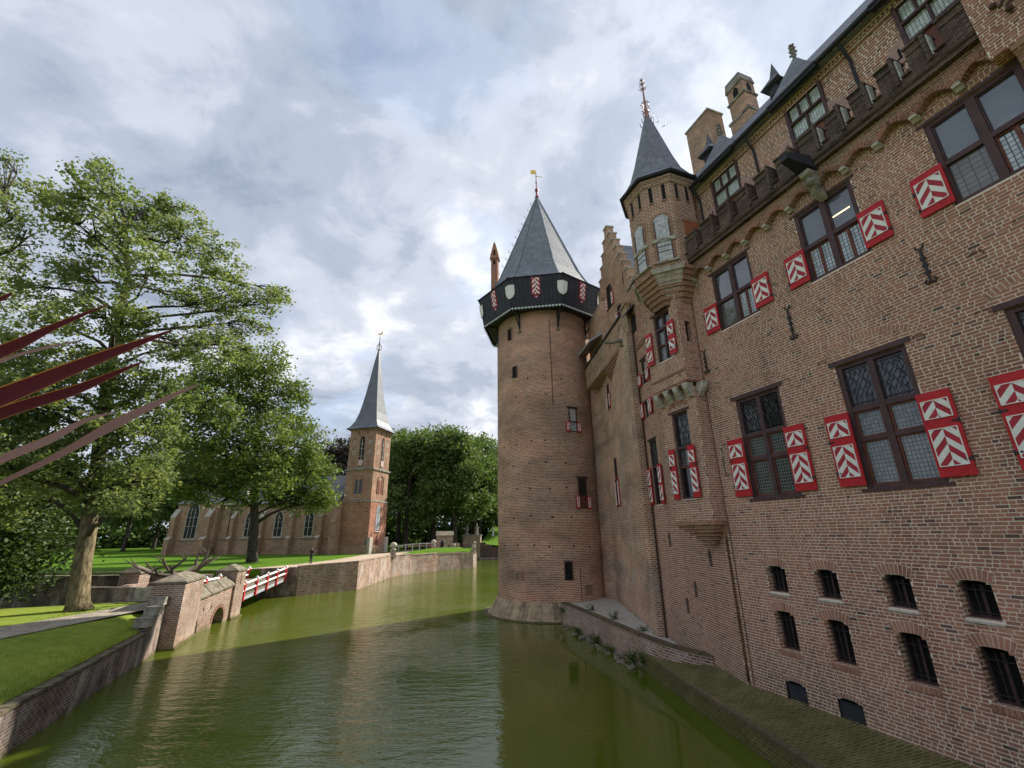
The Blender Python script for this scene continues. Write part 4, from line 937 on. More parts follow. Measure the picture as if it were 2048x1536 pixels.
# overhanging parapet walk
pw = MB(); pw.box(7.1,16.9,-.45,0.02,16.15,17.8); pw.box(12.3,16.9,-1.8,.0,16.1,16.149)
par = obj('parapet_walk', pw, M_brickG, rng)
obj('coping', MB().box(7.0,16.95,-.55,.12,17.802,17.92), M_black, par)
pl = MB()
for i in range(9): pl.box(12.2+.55*i,12.24+.55*i,.021,.045,16.2,17.75)
pl.box(12.2,16.9,.021,.04,16.9,16.94); obj('panel_battens', pl, M_cap, par)
for x in (8.4, 10.3): obj('arrow_slit', MB().box(x-.05,x+.05,.021,.024,16.7,17.5), M_dark, par)
cs = MB()
for i in range(6):
    y1 = .21-.119*0.5+.0; yy = -.42+.075*i+.12; cs.box(7.2,12.3-.05*(5-i),-.9,-.42+.07*(i+1),15.15+.165*i,15.15+.165*(i+1)-.002)
obj('corbel_courses', cs, M_corb, par)
obj('parapet_return', MB().box(6.15,7.099,-.5,.25,16.0,17.75).box(6.1,7.2,-.55,.32,17.752,17.86), M_brickG, par)
obj('dragon_spout', MB().tube([(7.6,.0,16.1),(7.6,.45,16.12),(7.65,.8,16.02),(7.7,1.05,16.05)], [.16,.14,.1,.07], 7).ball((7.7,1.1,16.06), .13, 7, 5).box(7.45,7.75,.0,.3,15.8,15.98), M_stoneG, par)
for c, z0, z1 in ((6.9,7.05,10.1),(7.2,13.6,15.4)):
    xx = c+6.66-.6; yw = .22-(xx-6.66)*.119
    w_ = obj('narrow_window', MB().box(-.25,.25,-.02,.02,0,z1-z0), M_dark, rng, (xx,yw,z0), R(-6.8))
    obj('frame', MB().box(-.32,-.25,-.02,.06,0,z1-z0).box(.25,.32,-.02,.06,0,z1-z0).box(-.25,.25,-.02,.055,(z1-z0)*.55,(z1-z0)*.6), M_wood, w_)
    for sx in (-1, 1): s_ = MB(); chevron(s_, sx*.45-.1, sx*.45+.1, .1, (z1-z0)*.5, .09, half=1); obj('chevron_panel', s_, [M_redp, M_white, M_white], w_); obj('shutter_board', MB().box(sx*.45-.15,sx*.45+.15,.03,.075,0,(z1-z0)*.55), M_red, w_)
# small slate hood over the pier and the lead roof against the round tower
hd = obj('slate_hood', MB().add([(5.5,.55,16.9),(6.2,.55,16.9),(6.2,.0,17.5),(5.5,.0,17.5),(5.5,.52,16.83),(6.2,.52,16.83),(6.2,.0,17.43),(5.5,.0,17.43)], [(0,1,2,3),(4,5,6,7),(0,1,5,4),(1,2,6,5),(2,3,7,6),(3,0,4,7)]), M_slateD, rng)
obj('shaded_opening', MB().box(5.6,6.1,.002,.06,15.9,16.9), M_dark, hd)
lr = obj('link_roof', MB().add([(14.6,.15,19.35),(18.8,.4,19.35),(18.8,-2.2,20.9),(14.6,-2.2,20.9),(14.6,.15,19.2),(18.8,.4,19.2),(18.8,-2.2,20.75),(14.6,-2.2,20.75)], [(0,1,2,3),(4,5,6,7),(0,1,5,4),(1,2,6,5),(2,3,7,6),(3,0,4,7)]), M_leadl, rng)
obj('link_wall_sun_block', MB().box(14.4,18.6,-2.6,-.9,17.0,22.6).box(16.0,24,-5,-2.45,.6,21.0), M_brickT, lr)  # second box: unseen mass added to stop sun leaking beside the tower
for c, z in [(1.2,4.3),(2.7,3.1),(4.6,4.9),(3.6,2.4)]:
    n_ = obj('blind_slit', MB().box(-.1,.1,-.02,.016,0,.5).box(-.07,.07,-.02,.017,.5,.58), M_brickD, rng, (c,0,z))

# ------------------------------------------------------------------ stepped gable house behind
gh = thing('stepped_gable_house', 'brick house front with stepped gable behind the parapet walk', 'gabled house', (7.67,29.62,14.0), R(100))
st_pts = []; half = .28; z = 28.6-14
prof = [(half, z)]; x = half
for i in range(9): z2 = prof[-1][1]-.93; prof.append((x, z2)); x += .45; prof.append((x, z2))
prof.append((x, 0.0))
poly = prof + [(-a, b_) for a, b_ in reversed(prof)]
obj('gable_wall', MB().xz(poly, -.55, 0), M_brickG, gh)
x = half; z = 28.6-14
for i in range(8):
    for sx in (-1, 1):
        a, b_ = sorted((sx*(x-(.5 if i else .0)), sx*(x+.04))) if i else (-.33, .33)
        if i == 0 and sx == 1: continue
        obj('step_coping', MB().box(a,b_,-.62,.07,z+.002,z+.11), M_stone, gh)
    x += .45 if i else .45; z -= .93
obj('house_roof', MB().xz([(-4.3,4.5),(0,13.2),(4.3,4.5)], -10, -.56), M_slate, gh)
for xx, z0, z1, w in ((.35,7.7,9.5,.62),(-1.15,6.2,7.0,.4)):
    w_ = obj('gable_window', MB().box(-w/2,w/2,-.02,.025,0,z1-z0), M_dark, gh, (xx,0,z0)); obj('frame', MB().box(-w/2-.07,-w/2,-.02,.07,0,z1-z0).box(w/2,w/2+.07,-.02,.07,0,z1-z0).box(-w/2,w/2,-.02,.06,(z1-z0)*.5,(z1-z0)*.56).box(-w/2-.07,w/2+.07,-.02,.08,z1-z0+.001,z1-z0+.08), M_wood, w_)
    for sx in (-1, 1): s_ = MB(); chevron(s_, sx*(w/2+.25)-.12, sx*(w/2+.25)+.12, .08, (z1-z0)*.55, .1, half=1); obj('chevron_panel', s_, [M_redp, M_white, M_white], w_); obj('shutter_board', MB().box(sx*(w/2+.25)-.17,sx*(w/2+.25)+.17,.04,.085,0,(z1-z0)*.62), M_red, w_)
for x in (-2.2,-.2,1.6): obj('gable_anchor', MB().box(x-.03,x+.03,.0,.04,8.2,9.2), M_iron, gh)

# ------------------------------------------------------------------ round tower
TW = (2.83, 36.6); RT = 4.1
tow = thing('round_tower', 'massive round brick tower with black timber gallery and slate spire roof', 'tower', (*TW, 0), 0)
obj('shaft', MB().lathe([(RT+.02,1.05),(RT,3),(RT,25.3)], 72, m=0), M_tower, tow, smooth=True)
M_flare = bricktex("flared_stone", (0.44, 0.38, 0.27), (0.36, 0.31, 0.22), (0.3, 0.27, 0.19), bw=0.16, rh=2.0, ms=0.006, stain=(0.5, 1.25), stain_scale=1.2, moss=0.7, mossh=0.15)
obj('flared_base', MB().lathe([(5.05,-1.0),(4.98,.0),(4.8,.12),(4.62,.3),(4.4,.7),(4.22,1.05),(4.08,1.12)], 72), M_flare, tow, smooth=True)
obj('base_footing', MB().lathe([(5.3,-.8),(5.3,.04),(4.9,.06)], 72), M_mossbrick, tow)
def tl(th, z, off=0.0): return ((RT+off)*math.cos(R(th)), (RT+off)*math.sin(R(th)), z)
for th, z0, z1, w, kind in ((-136,20.8,21.8,.42,0),(-129,17.35,18.3,.46,0),(-64,12.76,14.56,.56,1),(-57,7.14,9.26,.66,1),(-78,2.44,3.62,.55,2),(-127,2.43,2.85,.42,3),(-57.5,1.42,1.98,.45,3)):
    h = z1-z0; wn = {0:'slit_window',1:'shutter_window',2:'barred_window',3:'blind_niche'}[kind]
    top = [(-w/2,0),(w/2,0),(w/2,h)] + ([(0,h+.1)] if kind > 1 else []) + [(-w/2,h)]
    win = obj(wn, MB().xz(top, -.12, .012), M_brickT if kind == 3 else M_dark, tow, tl(th, z0), R(th-90))
    fr = MB(); f = .07
    fr.box(-w/2-f,-w/2,-.1,.055,0,h); fr.box(w/2,w/2+f,-.1,.055,0,h); fr.box(-w/2-f,w/2+f,-.1,.06,h+.001,h+f)
    obj('frame', fr, M_wood if kind == 1 else M_corb, win)
    if kind == 1:
        pale_pane = z0 > 10; sp = h*.42  # higher window gets pale panes, lower one dark
        obj('pane', MB().box(-w/2,w/2,.013,.02,sp+.05,h), M_curtain if pale_pane else M_glassD, win)
        obj('pane', MB().box(-w/2,w/2,.013,.02,.05,sp-.02), M_leaded if pale_pane else M_woodr, win)
        obj('transom', MB().box(-w/2,w/2,.0,.07,sp-.02,sp+.05), M_wood, win)
        obj('lintel', MB().box(-w/2-.22,w/2+.22,-.1,.1,h+.072,h+.16), M_wood, win)
        for sx in (-1, 1):
            s_ = MB(); a, b_ = sorted((sx*(w/2+.04), sx*(w/2+.38))); chevron(s_, a+.07, b_-.07, .1, sp-.1, .1, half=-sx)
            obj('shutter_board', MB().box(a,b_,.03,.085,-.03,sp), M_red, win); obj('chevron_panel', s_, [M_redp, M_white, M_white], win)
    if kind == 2:
        b_ = MB()
        for q in range(4): b_.tube([(-w/2+w*(q+.5)/4,.04,0),(-w/2+w*(q+.5)/4,.04,h)], .014, 5)
        for q in range(5): b_.tube([(-w/2,.045,h*(q+.5)/5),(w/2,.045,h*(q+.5)/5)], .012, 5)
        obj('iron_bars', b_, M_iron, win)
rh = MB(); random.seed(5)
hm = MB().box(-.07,.07,-.05,.006,-.045,.045).mesh('putlog_hole', M_dark)
for z in (4.6,6.6,8.5,10.4,12.0,15.6,17.0):
    for k_ in range(7):
        th = -150+k_*19+random.uniform(-3,3); place('putlog_hole', hm, tow, tl(th, z+random.uniform(-.1,.1)), R(th-90))
obj('lightning_wire', MB().tube([tl(-66,1.2,.03),tl(-66,3.2,.03)], .02, 5), M_rust, tow)
obj('seam_wire', MB().tube([tl(-86,14.8,.03),tl(-86,22,.03)], .022, 5), M_rust, tow)
# gallery
GB, GT, RB0, RT0 = 22.85, 25.28, 5.38, 5.82
VA = [R(-76+45*k_) for k_ in range(8)]
def gv(k_, t, off=0.0):
    a = VA[k_ % 8]; r_ = RB0+(RT0-RB0)*t+off; return Vector((r_*math.cos(a), r_*math.sin(a), GB+(GT-GB)*t))
for k_ in range(8):
    p = MB(); n_ = 25
    A, B, Cc, D = gv(k_,0), gv(k_+1,0), gv(k_+1,1), gv(k_,1)
    out = ((A+B)/2); out.z = 0; out.normalize()
    for i in range(n_):
        t0, t1 = (i+.06)/n_, (i+.94)/n_; d_ = out*(.028+.006*((i*7) % 3))
        q = [A.lerp(B,t0),A.lerp(B,t1),D.lerp(Cc,t1),D.lerp(Cc,t0)]
        p.add([v-out*.02 for v in q]+[v+d_ for v in q], [(4,5,6,7),(0,1,5,4),(1,2,6,5),(2,3,7,6),(3,0,4,7)], i % 2)
    p.add([A-out*.005,B-out*.005,Cc-out*.005,D-out*.005], [(0,1,2,3)], 0)
    pan = obj('gallery_boarding', p, [M_black, M_blackb], tow)
    v = MB(); nz = 30
    for i in range(nz):
        t0, tm, t1 = i/nz, (i+.5)/nz, (i+1)/nz; o2 = out*.05; dn_ = Vector((0,0,-.2)); d2 = Vector((0,0,-.04))
        v.add([A.lerp(B,t0)+o2,A.lerp(B,t1)+o2,A.lerp(B,t1)+o2+d2,A.lerp(B,tm)+o2+dn_,A.lerp(B,t0)+o2+d2], [(0,1,2,3,4)], i % 2)
    obj('valance', v, [M_white, plain("valance_green_%d" % k_, (0.2, 0.28, 0.24), 0.6)], pan)
    obj('top_rail', MB().add([D+out*.06,Cc+out*.06,Cc+out*.06+Vector((0,0,.1)),D+out*.06+Vector((0,0,.1)),D-out*.05,Cc-out*.05,Cc-out*.05+Vector((0,0,.1)),D-out*.05+Vector((0,0,.1))], [(0,1,2,3),(3,2,6,7),(0,1,5,4)]), M_black, pan)
    # chevron flap in the middle of each face
    mid = (A+B)/2; ang = math.atan2(out.y, out.x); tilt = math.atan2(RT0-RB0, GT-GB)*math.cos(R(22.5))
    f = obj('flap', MB().box(-.36,.36,-.01,.04,0,1.5), M_redp, tow, tuple(mid+out*.17+Vector((0,0,.95))), 0, False, (-tilt, 0, ang-math.pi/2))
    s_ = MB(); chevron(s_, -.29, .29, .05, 1.45, .06); obj('chevron_panel', s_, [M_redp, M_white, M_red], f)
    obj('pendant', MB().xz([(-.16,-.06),(.16,-.06),(.2,-.2),(.06,-.22),(0,-.4),(-.06,-.22),(-.2,-.2)], 0, .03), M_redp, f); obj('boss', MB().ball((0,.04,-.18), .07, 6, 4), M_white, f)
    # shield folded round each corner
    sh = MB(); V0 = gv(k_,0); V1 = gv(k_,1); e1 = (gv(k_+1,.5)-gv(k_,.5)).normalized(); e0 = (gv(k_-1,.5)-gv(k_,.5)).normalized(); vo = Vector((V0.x,V0.y,0)).normalized()
    outl = [(0,.79),(.46,.79),(.46,.58),(.41,.46),(.27,.37),(0,.30)]
    cen = [V0.lerp(V1, q[1])+vo*.1 for q in (outl[0], outl[-1])]
    for e_ in (e0, e1):
        pts = [V0.lerp(V1, q[1])+vo*.1+e_*q[0] for q in outl]
        n3_ = [v+vo*.03 for v in pts]
        sh.add(pts+n3_, [tuple(range(6)), tuple(range(11,5,-1))]+[(i,(i+1)%6,(i+1)%6+6,i+6) for i in range(6)])
    obj('shield', sh, M_white, tow)
    # bracket and floor
    a = VA[k_]; c_, s__ = math.cos(a), math.sin(a)
    br = MB().tube([(RT*c_,RT*s__,21.3),(RT*c_*1.02,RT*s__*1.02,22.9)], .07, 4).tube([(RT*c_,RT*s__,21.5),((RT+.4)*c_,(RT+.4)*s__,22.1),(5.0*c_,5.0*s__,22.85)], .06, 4).tube([(RT*c_,RT*s__,22.83),(5.15*c_,5.15*s__,22.83)], .06, 4)
    bk = obj('bracket', br, M_black, tow); obj('corbel', MB().box(-.13,.13,-.1,.16,0,.16), M_stoneG, bk, (RT*c_,RT*s__,21.15), a-math.pi/2)
obj('gallery_floor', MB().lathe([(RT-.1,22.9),(5.2,22.9),(5.2,22.96),(RT-.1,22.96)], 8, a0=R(-76)), M_black, tow)
prf = [(5.98,25.4),(5.4,25.62),(4.85,26.1),(4.45,26.8),(3.95,27.8),(.1,37.9)]
obj('roof', MB().lathe(prf, 8, a0=R(-76)), slate("tower_slate", (0.205, 0.225, 0.25), 0.2, 0.12), tow)
for k_ in (4, 5, 6, 7, 0, 1):
    a = VA[k_]; c_, s__ = math.cos(a), math.sin(a)
    obj('hip_ridge', MB().tube([(r_*c_*1.004, r_*s__*1.004, z+.01) for r_, z in prf], .05, 5), M_leadl if k_ in (0, 1) else M_lead, tow)
    if k_ in (6, 5):
        for q in range(12):
            t = (q+.5)/12; r_ = 4.3*(1-t)+.3*t; z = 27.0+(37.3-27.0)*t+ .05
            obj('crocket', MB().tube([(r_*c_,r_*s__,z),((r_+.22)*c_,(r_+.22)*s__,z+.02),((r_+.26)*c_,(r_+.26)*s__,z+.2),((r_+.14)*c_,(r_+.14)*s__,z+.24)], .025, 4), M_leadl, tow)
fin = obj('finial', MB().tube([(0,0,37.6),(0,0,39.4),(0,0,41.2)], [.16,.07,.03], 7).ball((0,0,38.9), .2, 8, 5).ball((0,0,39.9), .11, 8, 5).ball((0,0,38.0), .22, 8, 4), plain("red_pole", (0.26, 0.07, 0.075), 0.5), tow)
obj('weathervane', MB().box(-.55,-.02,-.015,.015,41.0,41.5).tube([(-.1,0,40.75),(.7,0,40.55)], .03, 5), M_gold, fin)
chm = obj('tower_chimney', MB().box(-.33,.33,-.33,.33,0,6.0), M_brickCr, tow, (-4.35,1.2,25.5), R(-10))
obj('cap', MB().xz([(-.4,6.0),(.4,6.0),(.42,6.3),(.12,7.6),(0,7.9),(-.12,7.6),(-.42,6.3)], -.3, .3).box(-.45,.45,-.42,.42,5.9,6.02), M_brickCr, chm)
obj('flue_opening', MB().box(-.12,.12,-.335,-.305,5.2,5.7).xz([(-.1,6.3),(.1,6.3),(.1,6.8),(0,7.0),(-.1,6.8)], -.31,-.301), M_dark, chm)
obj('tie_bar', MB().tube([(.3,0,3.0),(1.6,0,2.4)], .03, 4), M_lead, chm)

# ------------------------------------------------------------------ mossy ledge, low wall, rubble and weeds at the castle foot
LO = [(5.35,21.9),(5.62,19.6),(5.88,17.2),(6.12,15.2),(6.38,13.2),(6.62,11.2),(6.85,8.5),(7.1,4),(7.4,0),(7.7,-5)]
LI = [(7.15,20.2),(7.05,18.6),(7.2,17.0),(7.62,15.5),(8.3,13.4),(9.15,11.3),(10.2,8.5),(11.85,4.0),(13.3,0),(15.1,-5)]
led = thing('foundation_ledge', 'mossy brick ledge along the foot of the castle wing above the water', 'ledge', (6.3,13,0))
def lw(p): return (p[0]-6.3, p[1]-13)
mb = MB(); d = 0
for i in range(len(LO)-1):
    a, b_, c_, e_ = lw(LO[i]), lw(LO[i+1]), lw(LI[i+1]), lw(LI[i]); L_ = math.dist(a, b_)
    mb.add([(*a,-.8),(*b_,-.8),(*b_,.62),(*a,.62)], [(0,1,2,3)], 0, [((d,-.8),(d+L_,-.8),(d+L_,.62),(d,.62))])
    mb.add([(*a,.62),(*b_,.62),(*c_,1.0),(*e_,1.0)], [(0,1,2,3)], 0, [((.62,d),(.62,d+L_),(.62+math.dist(b_,c_),d+L_),(.62+math.dist(a,e_),d))]); d += L_
obj('ledge_body', mb, M_mossbrick, led)
M_mossb = brickpiece("mossy_brick", [(0, (0.07, 0.06, 0.03)), (.5, (0.13, 0.10, 0.055)), (1, (0.17, 0.13, 0.06))], dirt=(.5, 1.3))
random.seed(8); em = [MB().add([(0,-.03,-.10),(.062,-.03,-.10),(.062,.12,-.10),(0,.12,-.10),(0+random.uniform(0,.004),-.03,.012),(.06,-.03,.01+random.uniform(-.004,.006)),(.06,.12,.03),(.002,.118,.032)], [(4,5,6,7),(0,1,5,4),(1,2,6,5),(2,3,7,6),(3,0,4,7)]).mesh('edge_brick', M_mossb) for _ in range(4)]
cnt = 0; rest = MB()
for i in range(1, 6):
    a, b_ = Vector(lw(LO[i])), Vector(lw(LO[i+1])); L_ = (b_-a).length; n_ = int(L_/.074); an = math.atan2((b_-a).y, (b_-a).x)
    for q in range(n_):
        p = a.lerp(b_, q/n_); place('edge_brick', em[(q*3) % 4], led, (p.x, p.y, .62+random.uniform(-.006,.008)), an+random.uniform(-.03,.03)); cnt += 1
PW = [(2.95,31.4),(3.7,28.6),(4.42,25.7),(4.95,23.4),(5.42,21.5),(5.95,19.9),(6.55,18.75),(7.05,18.1)]
t = wall_thing('low_wall', 'low curved brick wall edging the pale gravel at the castle foot', 'low wall', PW, -.6, [1.22]*8, .34, 1, [M_gate, M_mossbrick])
mc = MB().box(-.055,.055,-.02,.36,-.01,.055).mesh('coping_brick', M_mossb); P = [Vector((x-PW[0][0], y-PW[0][1])) for x, y in PW]
for i in range(len(P)-1):
    L_ = (P[i+1]-P[i]).length; n_ = int(L_/.12); an = math.atan2(*(P[i+1]-P[i]).yx)
    for q in range(n_): p = P[i].lerp(P[i+1], (q+.5)/n_); place('coping_brick', mc, t, (p.x, p.y, 1.225+random.uniform(-.006,.006)), an+random.uniform(-.03,.03))
random.seed(21)
RB_ = [(3.3,30.2),(3.75,28.4),(3.95,27.2),(4.3,25.9),(4.6,24.6),(4.85,23.6),(5.05,22.7),(5.2,22.0),(5.0,23.0),(4.1,26.7)]
rb = MB()
for (x, y) in RB_:
    for _ in range(7):
        px, py = x-.15+random.uniform(-.3,.15), y+random.uniform(-.5,.5); r_ = random.uniform(.05,.16); rb.ball((px,py,random.uniform(-.03,.06)), r_, 6, 4, 0, (1, random.uniform(.7,1.3), random.uniform(.5,.8)))
tag(obj('rubble', rb, M_cap), 'loose stones and rubble at the waterline below the low wall', 'rubble', kind='stuff')
def weed(loc, h, n, seed, label, spread=.5):
    random.seed(seed); t = thing('weed_plant', label, 'plant', loc, 0, 'weeds along the castle foot'); L_ = MB(); S_ = MB()
    for i in range(n):
        a = random.uniform(0, 6.28); r_ = random.uniform(.1,1)*spread; hh = h*random.uniform(.5,1); tip = (r_*math.cos(a), r_*math.sin(a), hh); S_.tube([(0,0,0),(tip[0]*.4,tip[1]*.4,hh*.6),tip], [.008,.006,.003], 3)
        for q in range(9):
            tt = random.uniform(.3,1.05); c_ = (tip[0]*tt+random.uniform(-.05,.05), tip[1]*tt+random.uniform(-.05,.05), hh*tt+random.uniform(-.04,.04)); s__ = random.uniform(.04,.09); b_ = random.uniform(0,6.28)
            L_.add([(c_[0]+s__*math.cos(b_+k_*1.57)*(1 if k_ % 2 else .45), c_[1]+s__*math.sin(b_+k_*1.57)*(1 if k_ % 2 else .45), c_[2]+random.uniform(-.02,.03)) for k_ in range(4)], [(0,1,2,3)])
    tag(obj('leaves', L_, M_weed, t), kind='stuff'); tag(obj('stems', S_, M_weed, t), kind='stuff')
wl = ['weeds hanging beside the tower base at the low wall end', 'weed clump among rubble near the tower', 'bushy weed in the rubble halfway along the low wall', 'small weed below the low wall at the water', 'tall weed tuft where the low wall meets the ledge', 'spreading weed at the ledge corner', 'weeds growing on the pale gravel behind the low wall', 'second weed on the pale gravel nearer the pier', 'seedling weed on the gravel by the round tower']
for i, (x, y, z, h, n_) in enumerate([(3.0,31.0,.7,.5,14),(3.55,28.6,.05,.35,12),(4.2,26.0,.05,.45,16),(4.6,24.3,.05,.3,10),(5.15,22.2,.05,.6,20),(5.3,21.4,.25,.45,14),(5.4,26.6,1.0,.5,16),(6.0,23.6,1.0,.3,8),(4.6,29.6,1.0,.4,12)]): weed((x,y,z), h, n_, 60+i, wl[i])
# ------------------------------------------------------------------ bridge: pillars, arch wall, drawbridge with red and white railings
BA = R(99.5); BO = (-17.95, 26.14); bx, by = math.cos(BA), math.sin(BA)
def bpt(x, y, z=0.0):
    o_ = BO if x < 3.9 else BO2; a_ = BA
    return (o_[0]+x*bx-y*by, o_[1]+x*by+y*bx, z)
BO2 = (-18.75, 25.9)
def gate_pillar(x0, x1, y0, y1, h, label, group=None, slit=False, at_=None):
    t = thing('gate_pillar', label, 'pillar', at_ or bpt((x0+x1)/2, (y0+y1)/2, 0), BA if not at_ else R(110), group); a, b_ = (x1-x0)/2, (y1-y0)/2
    obj('shaft', MB().box(-a,a,-b_,b_,-.8,h), M_gate, t)
    obj('cap', MB().box(-a-.08,a+.08,-b_-.08,b_+.08,h+.001,h+.1).add([(-a-.06,-b_-.06,h+.1),(a+.06,-b_-.06,h+.1),(a+.06,b_+.06,h+.1),(-a-.06,b_+.06,h+.1),(-a*.5,0,h+.48),(a*.5,0,h+.48)], [(0,1,5,4),(1,2,5),(2,3,4,5),(3,0,4)]), M_cap, t)
    obj('footing', MB().box(-a-.12,a+.12,-b_-.12,b_+.12,-.8,.1), M_mossbrick, t)
    if slit: obj('slit', MB().box(-.04,.04,-b_-.012,-b_+.01,h-.9,h-.25), M_dark, t)
    return t
gate_pillar(0, 3.6, 0.0, 1.5, 3.2, 'big brick gate pillar with stone cap rising from the water', at_=(-17.95-.342*1.8-.94*.75, 26.14+.94*1.8-.342*.75, 0))
gate_pillar(8.7, 10.3, -.1, 1.3, 3.15, 'brick bridge pillar with stone cap next to the red and white railing', slit=True)
gate_pillar(6.8, 8.0, 5.2, 6.4, 3.3, 'smaller brick pillar behind, on the far side of the bridge')
aw = thing('arch_wall', 'low brick bridge wall with a round water arch and stone coping', 'bridge wall', bpt(6.1, .3, 0), BA)
pts = [(-2.6,-.8),(-2.6,2.0),(2.6,2.35),(2.6,-.8),(1.75,-.8)]+[(.95+.8*math.cos(math.pi*i/10), .25+.8*math.sin(math.pi*i/10)) for i in range(11)]+[(.15,-.8),(-1.75,-.8)]+[(-2.05+.3*math.cos(math.pi*i/6), .3+.55*math.sin(math.pi*i/6)) for i in range(7)]+[(-2.35,-.8)]
obj('wall', MB().xz(pts, -.25, .3), M_gate, aw)
ring = MB()
for i in range(14):
    t0, t1 = math.pi*(i+.07)/14, math.pi*(i+.93)/14; ring.xz([(.95+r_*math.cos(q), .25+r_*math.sin(q)) for r_, q in ((.81,t0),(.81,t1),(1.03,t1),(1.03,t0))], -.28, .2)
obj('arch_ring', ring, M_brick, aw)
for i in range(3):
    a, b_ = -2.55+1.72*i, -2.55+1.72*(i+1)-.1; za, zb = 2.0+.35*(a+2.6)/5.2, 2.0+.35*(b_+2.6)/5.2
    obj('coping_slab', MB().add([(a,-.38,za-.1),(b_,-.38,zb-.1),(b_,.2,zb+.45),(a,.2,za+.45),(a,-.38,za+.0),(b_,-.38,zb+.0),(b_,.2,zb+.55),(a,.2,za+.55)], [(0,3,2,1),(4,5,6,7),(0,1,5,4),(1,2,6,5),(2,3,7,6),(3,0,4,7)]), M_cap, aw)
for x in (-1.3,-.3): obj('drain_hole', MB().box(x-.05,x+.05,-.262,-.2,1.15,1.35), M_dark, aw)
rd = thing('bridge_causeway', 'brick causeway carrying the path between the pillars', 'causeway', bpt(5.2, 3.2, 0), BA)
obj('deck', MB().box(-2.2,5.1,-1.4,1.9,1.55,1.95), M_gate, rd); obj('far_parapet', MB().box(0.6,5.1,1.9,2.4,-.8,2.7), M_gate, rd); obj('back_wall', MB().box(-2.3,5.0,-1.42,-1.401,-.8,1.55), M_bank, rd)
M_rail = plain("rail_white", (0.78, 0.76, 0.72), 0.6, var=0.1); M_post = plain("rail_red", (0.55, 0.03, 0.035), 0.55, var=0.12)
db = thing('drawbridge', 'timber drawbridge with red posts and white rails crossing to the church side', 'drawbridge', bpt(10.3, 0, 0), BA)
LB = 10.9; dz = lambda x: 1.2+.5*x/LB
n_ = 26
for i in range(n_):
    x0, x1 = LB*i/n_+.015, LB*(i+1)/n_-.015
    obj('deck_plank', MB().add([(x0,.1,dz(x0)),(x1,.1,dz(x1)),(x1,3.5,dz(x1)),(x0,3.5,dz(x0)),(x0,.1,dz(x0)+.08),(x1,.1,dz(x1)+.08),(x1,3.5,dz(x1)+.08),(x0,3.5,dz(x0)+.08)], [(0,3,2,1),(4,5,6,7),(0,1,5,4),(1,2,6,5),(2,3,7,6),(3,0,4,7)]), M_cap, db)
for y in (.15, 1.8, 3.3): obj('beam', MB().add([(0,y,dz(0)-.3),(LB,y,dz(LB)-.3),(LB,y+.2,dz(LB)-.3),(0,y+.2,dz(0)-.3),(0,y,dz(0)-.004),(LB,y,dz(LB)-.004),(LB,y+.2,dz(LB)-.004),(0,y+.2,dz(0)-.004)], [(0,3,2,1),(4,5,6,7),(0,1,5,4),(1,2,6,5),(2,3,7,6),(3,0,4,7)]), M_leadl if y < .2 else M_black, db)
def rail(parent, x0, x1, y, zf, posts, zo=0.0):
    for h in (.4, .88): obj('rail', MB().tube([(x0,y,zf(x0)+h),(x1,y,zf(x1)+h)], .1, 4), M_rail, parent)
    for i in range(posts):
        x = x0+(x1-x0)*(i+.2)/(posts-.6); p = obj('post', MB().box(-.1,.1,-.1,.1,-.3,1.0), M_post, parent, (x,y,zf(x))); obj('post_cap', MB().add([(-.12,-.12,1.0),(.12,-.12,1.0),(.12,.12,1.0),(-.12,.12,1.0),(0,0,1.2)], [(0,1,4),(1,2,4),(2,3,4),(3,0,4),(0,3,2,1)]), M_rail, p)
rail(db, 0.2, LB-.1, .12, dz, 5); rail(db, -1.2, LB-.1, 3.45, dz, 6)
cr = thing('causeway_railing', 'white rail on red posts behind the arch wall coping', 'railing', bpt(3.6, 1.7, 1.9), BA); rail(cr, 0.2, 5.0, 0, lambda x: 0.0, 3)
pv = thing('parapet_wall', 'long dark brick parapet wall behind the big tree trunk', 'wall', (-21.2,33.2,0), R(176))
obj('wall', MB().box(0,30,-.25,.25,1.0,3.0).box(-.02,30,-.3,.3,3.001,3.1), M_bank, pv); obj('cross_anchor', MB().tube([(4.0,.28,2.2),(4.5,.28,2.75)], .03, 4).tube([(4.5,.28,2.2),(4.0,.28,2.75)], .03, 4), M_iron, pv)
sw = thing('slab_wall', 'low dark wall with sunlit stone slabs beside the gate pillar', 'wall', (-21.0,29.0,0), R(174))
obj('wall', MB().box(1.9,6.5,-.2,.2,1.6,2.75), M_bank, sw)
for i, (a, b_) in enumerate(((-.6,.45),(.5,1.9))): obj('stone_slab', MB().add([(a,-.25,1.8),(b_,-.25,1.8),(b_,.25,1.8),(a,.25,1.8),(a,-.1,2.9-.1*i),(b_,-.1,2.8-.1*i),(b_,.2,2.8-.1*i),(a,.2,2.9-.1*i)], [(0,3,2,1),(4,5,6,7),(0,1,5,4),(1,2,6,5),(2,3,7,6),(3,0,4,7)]), M_stone, sw)
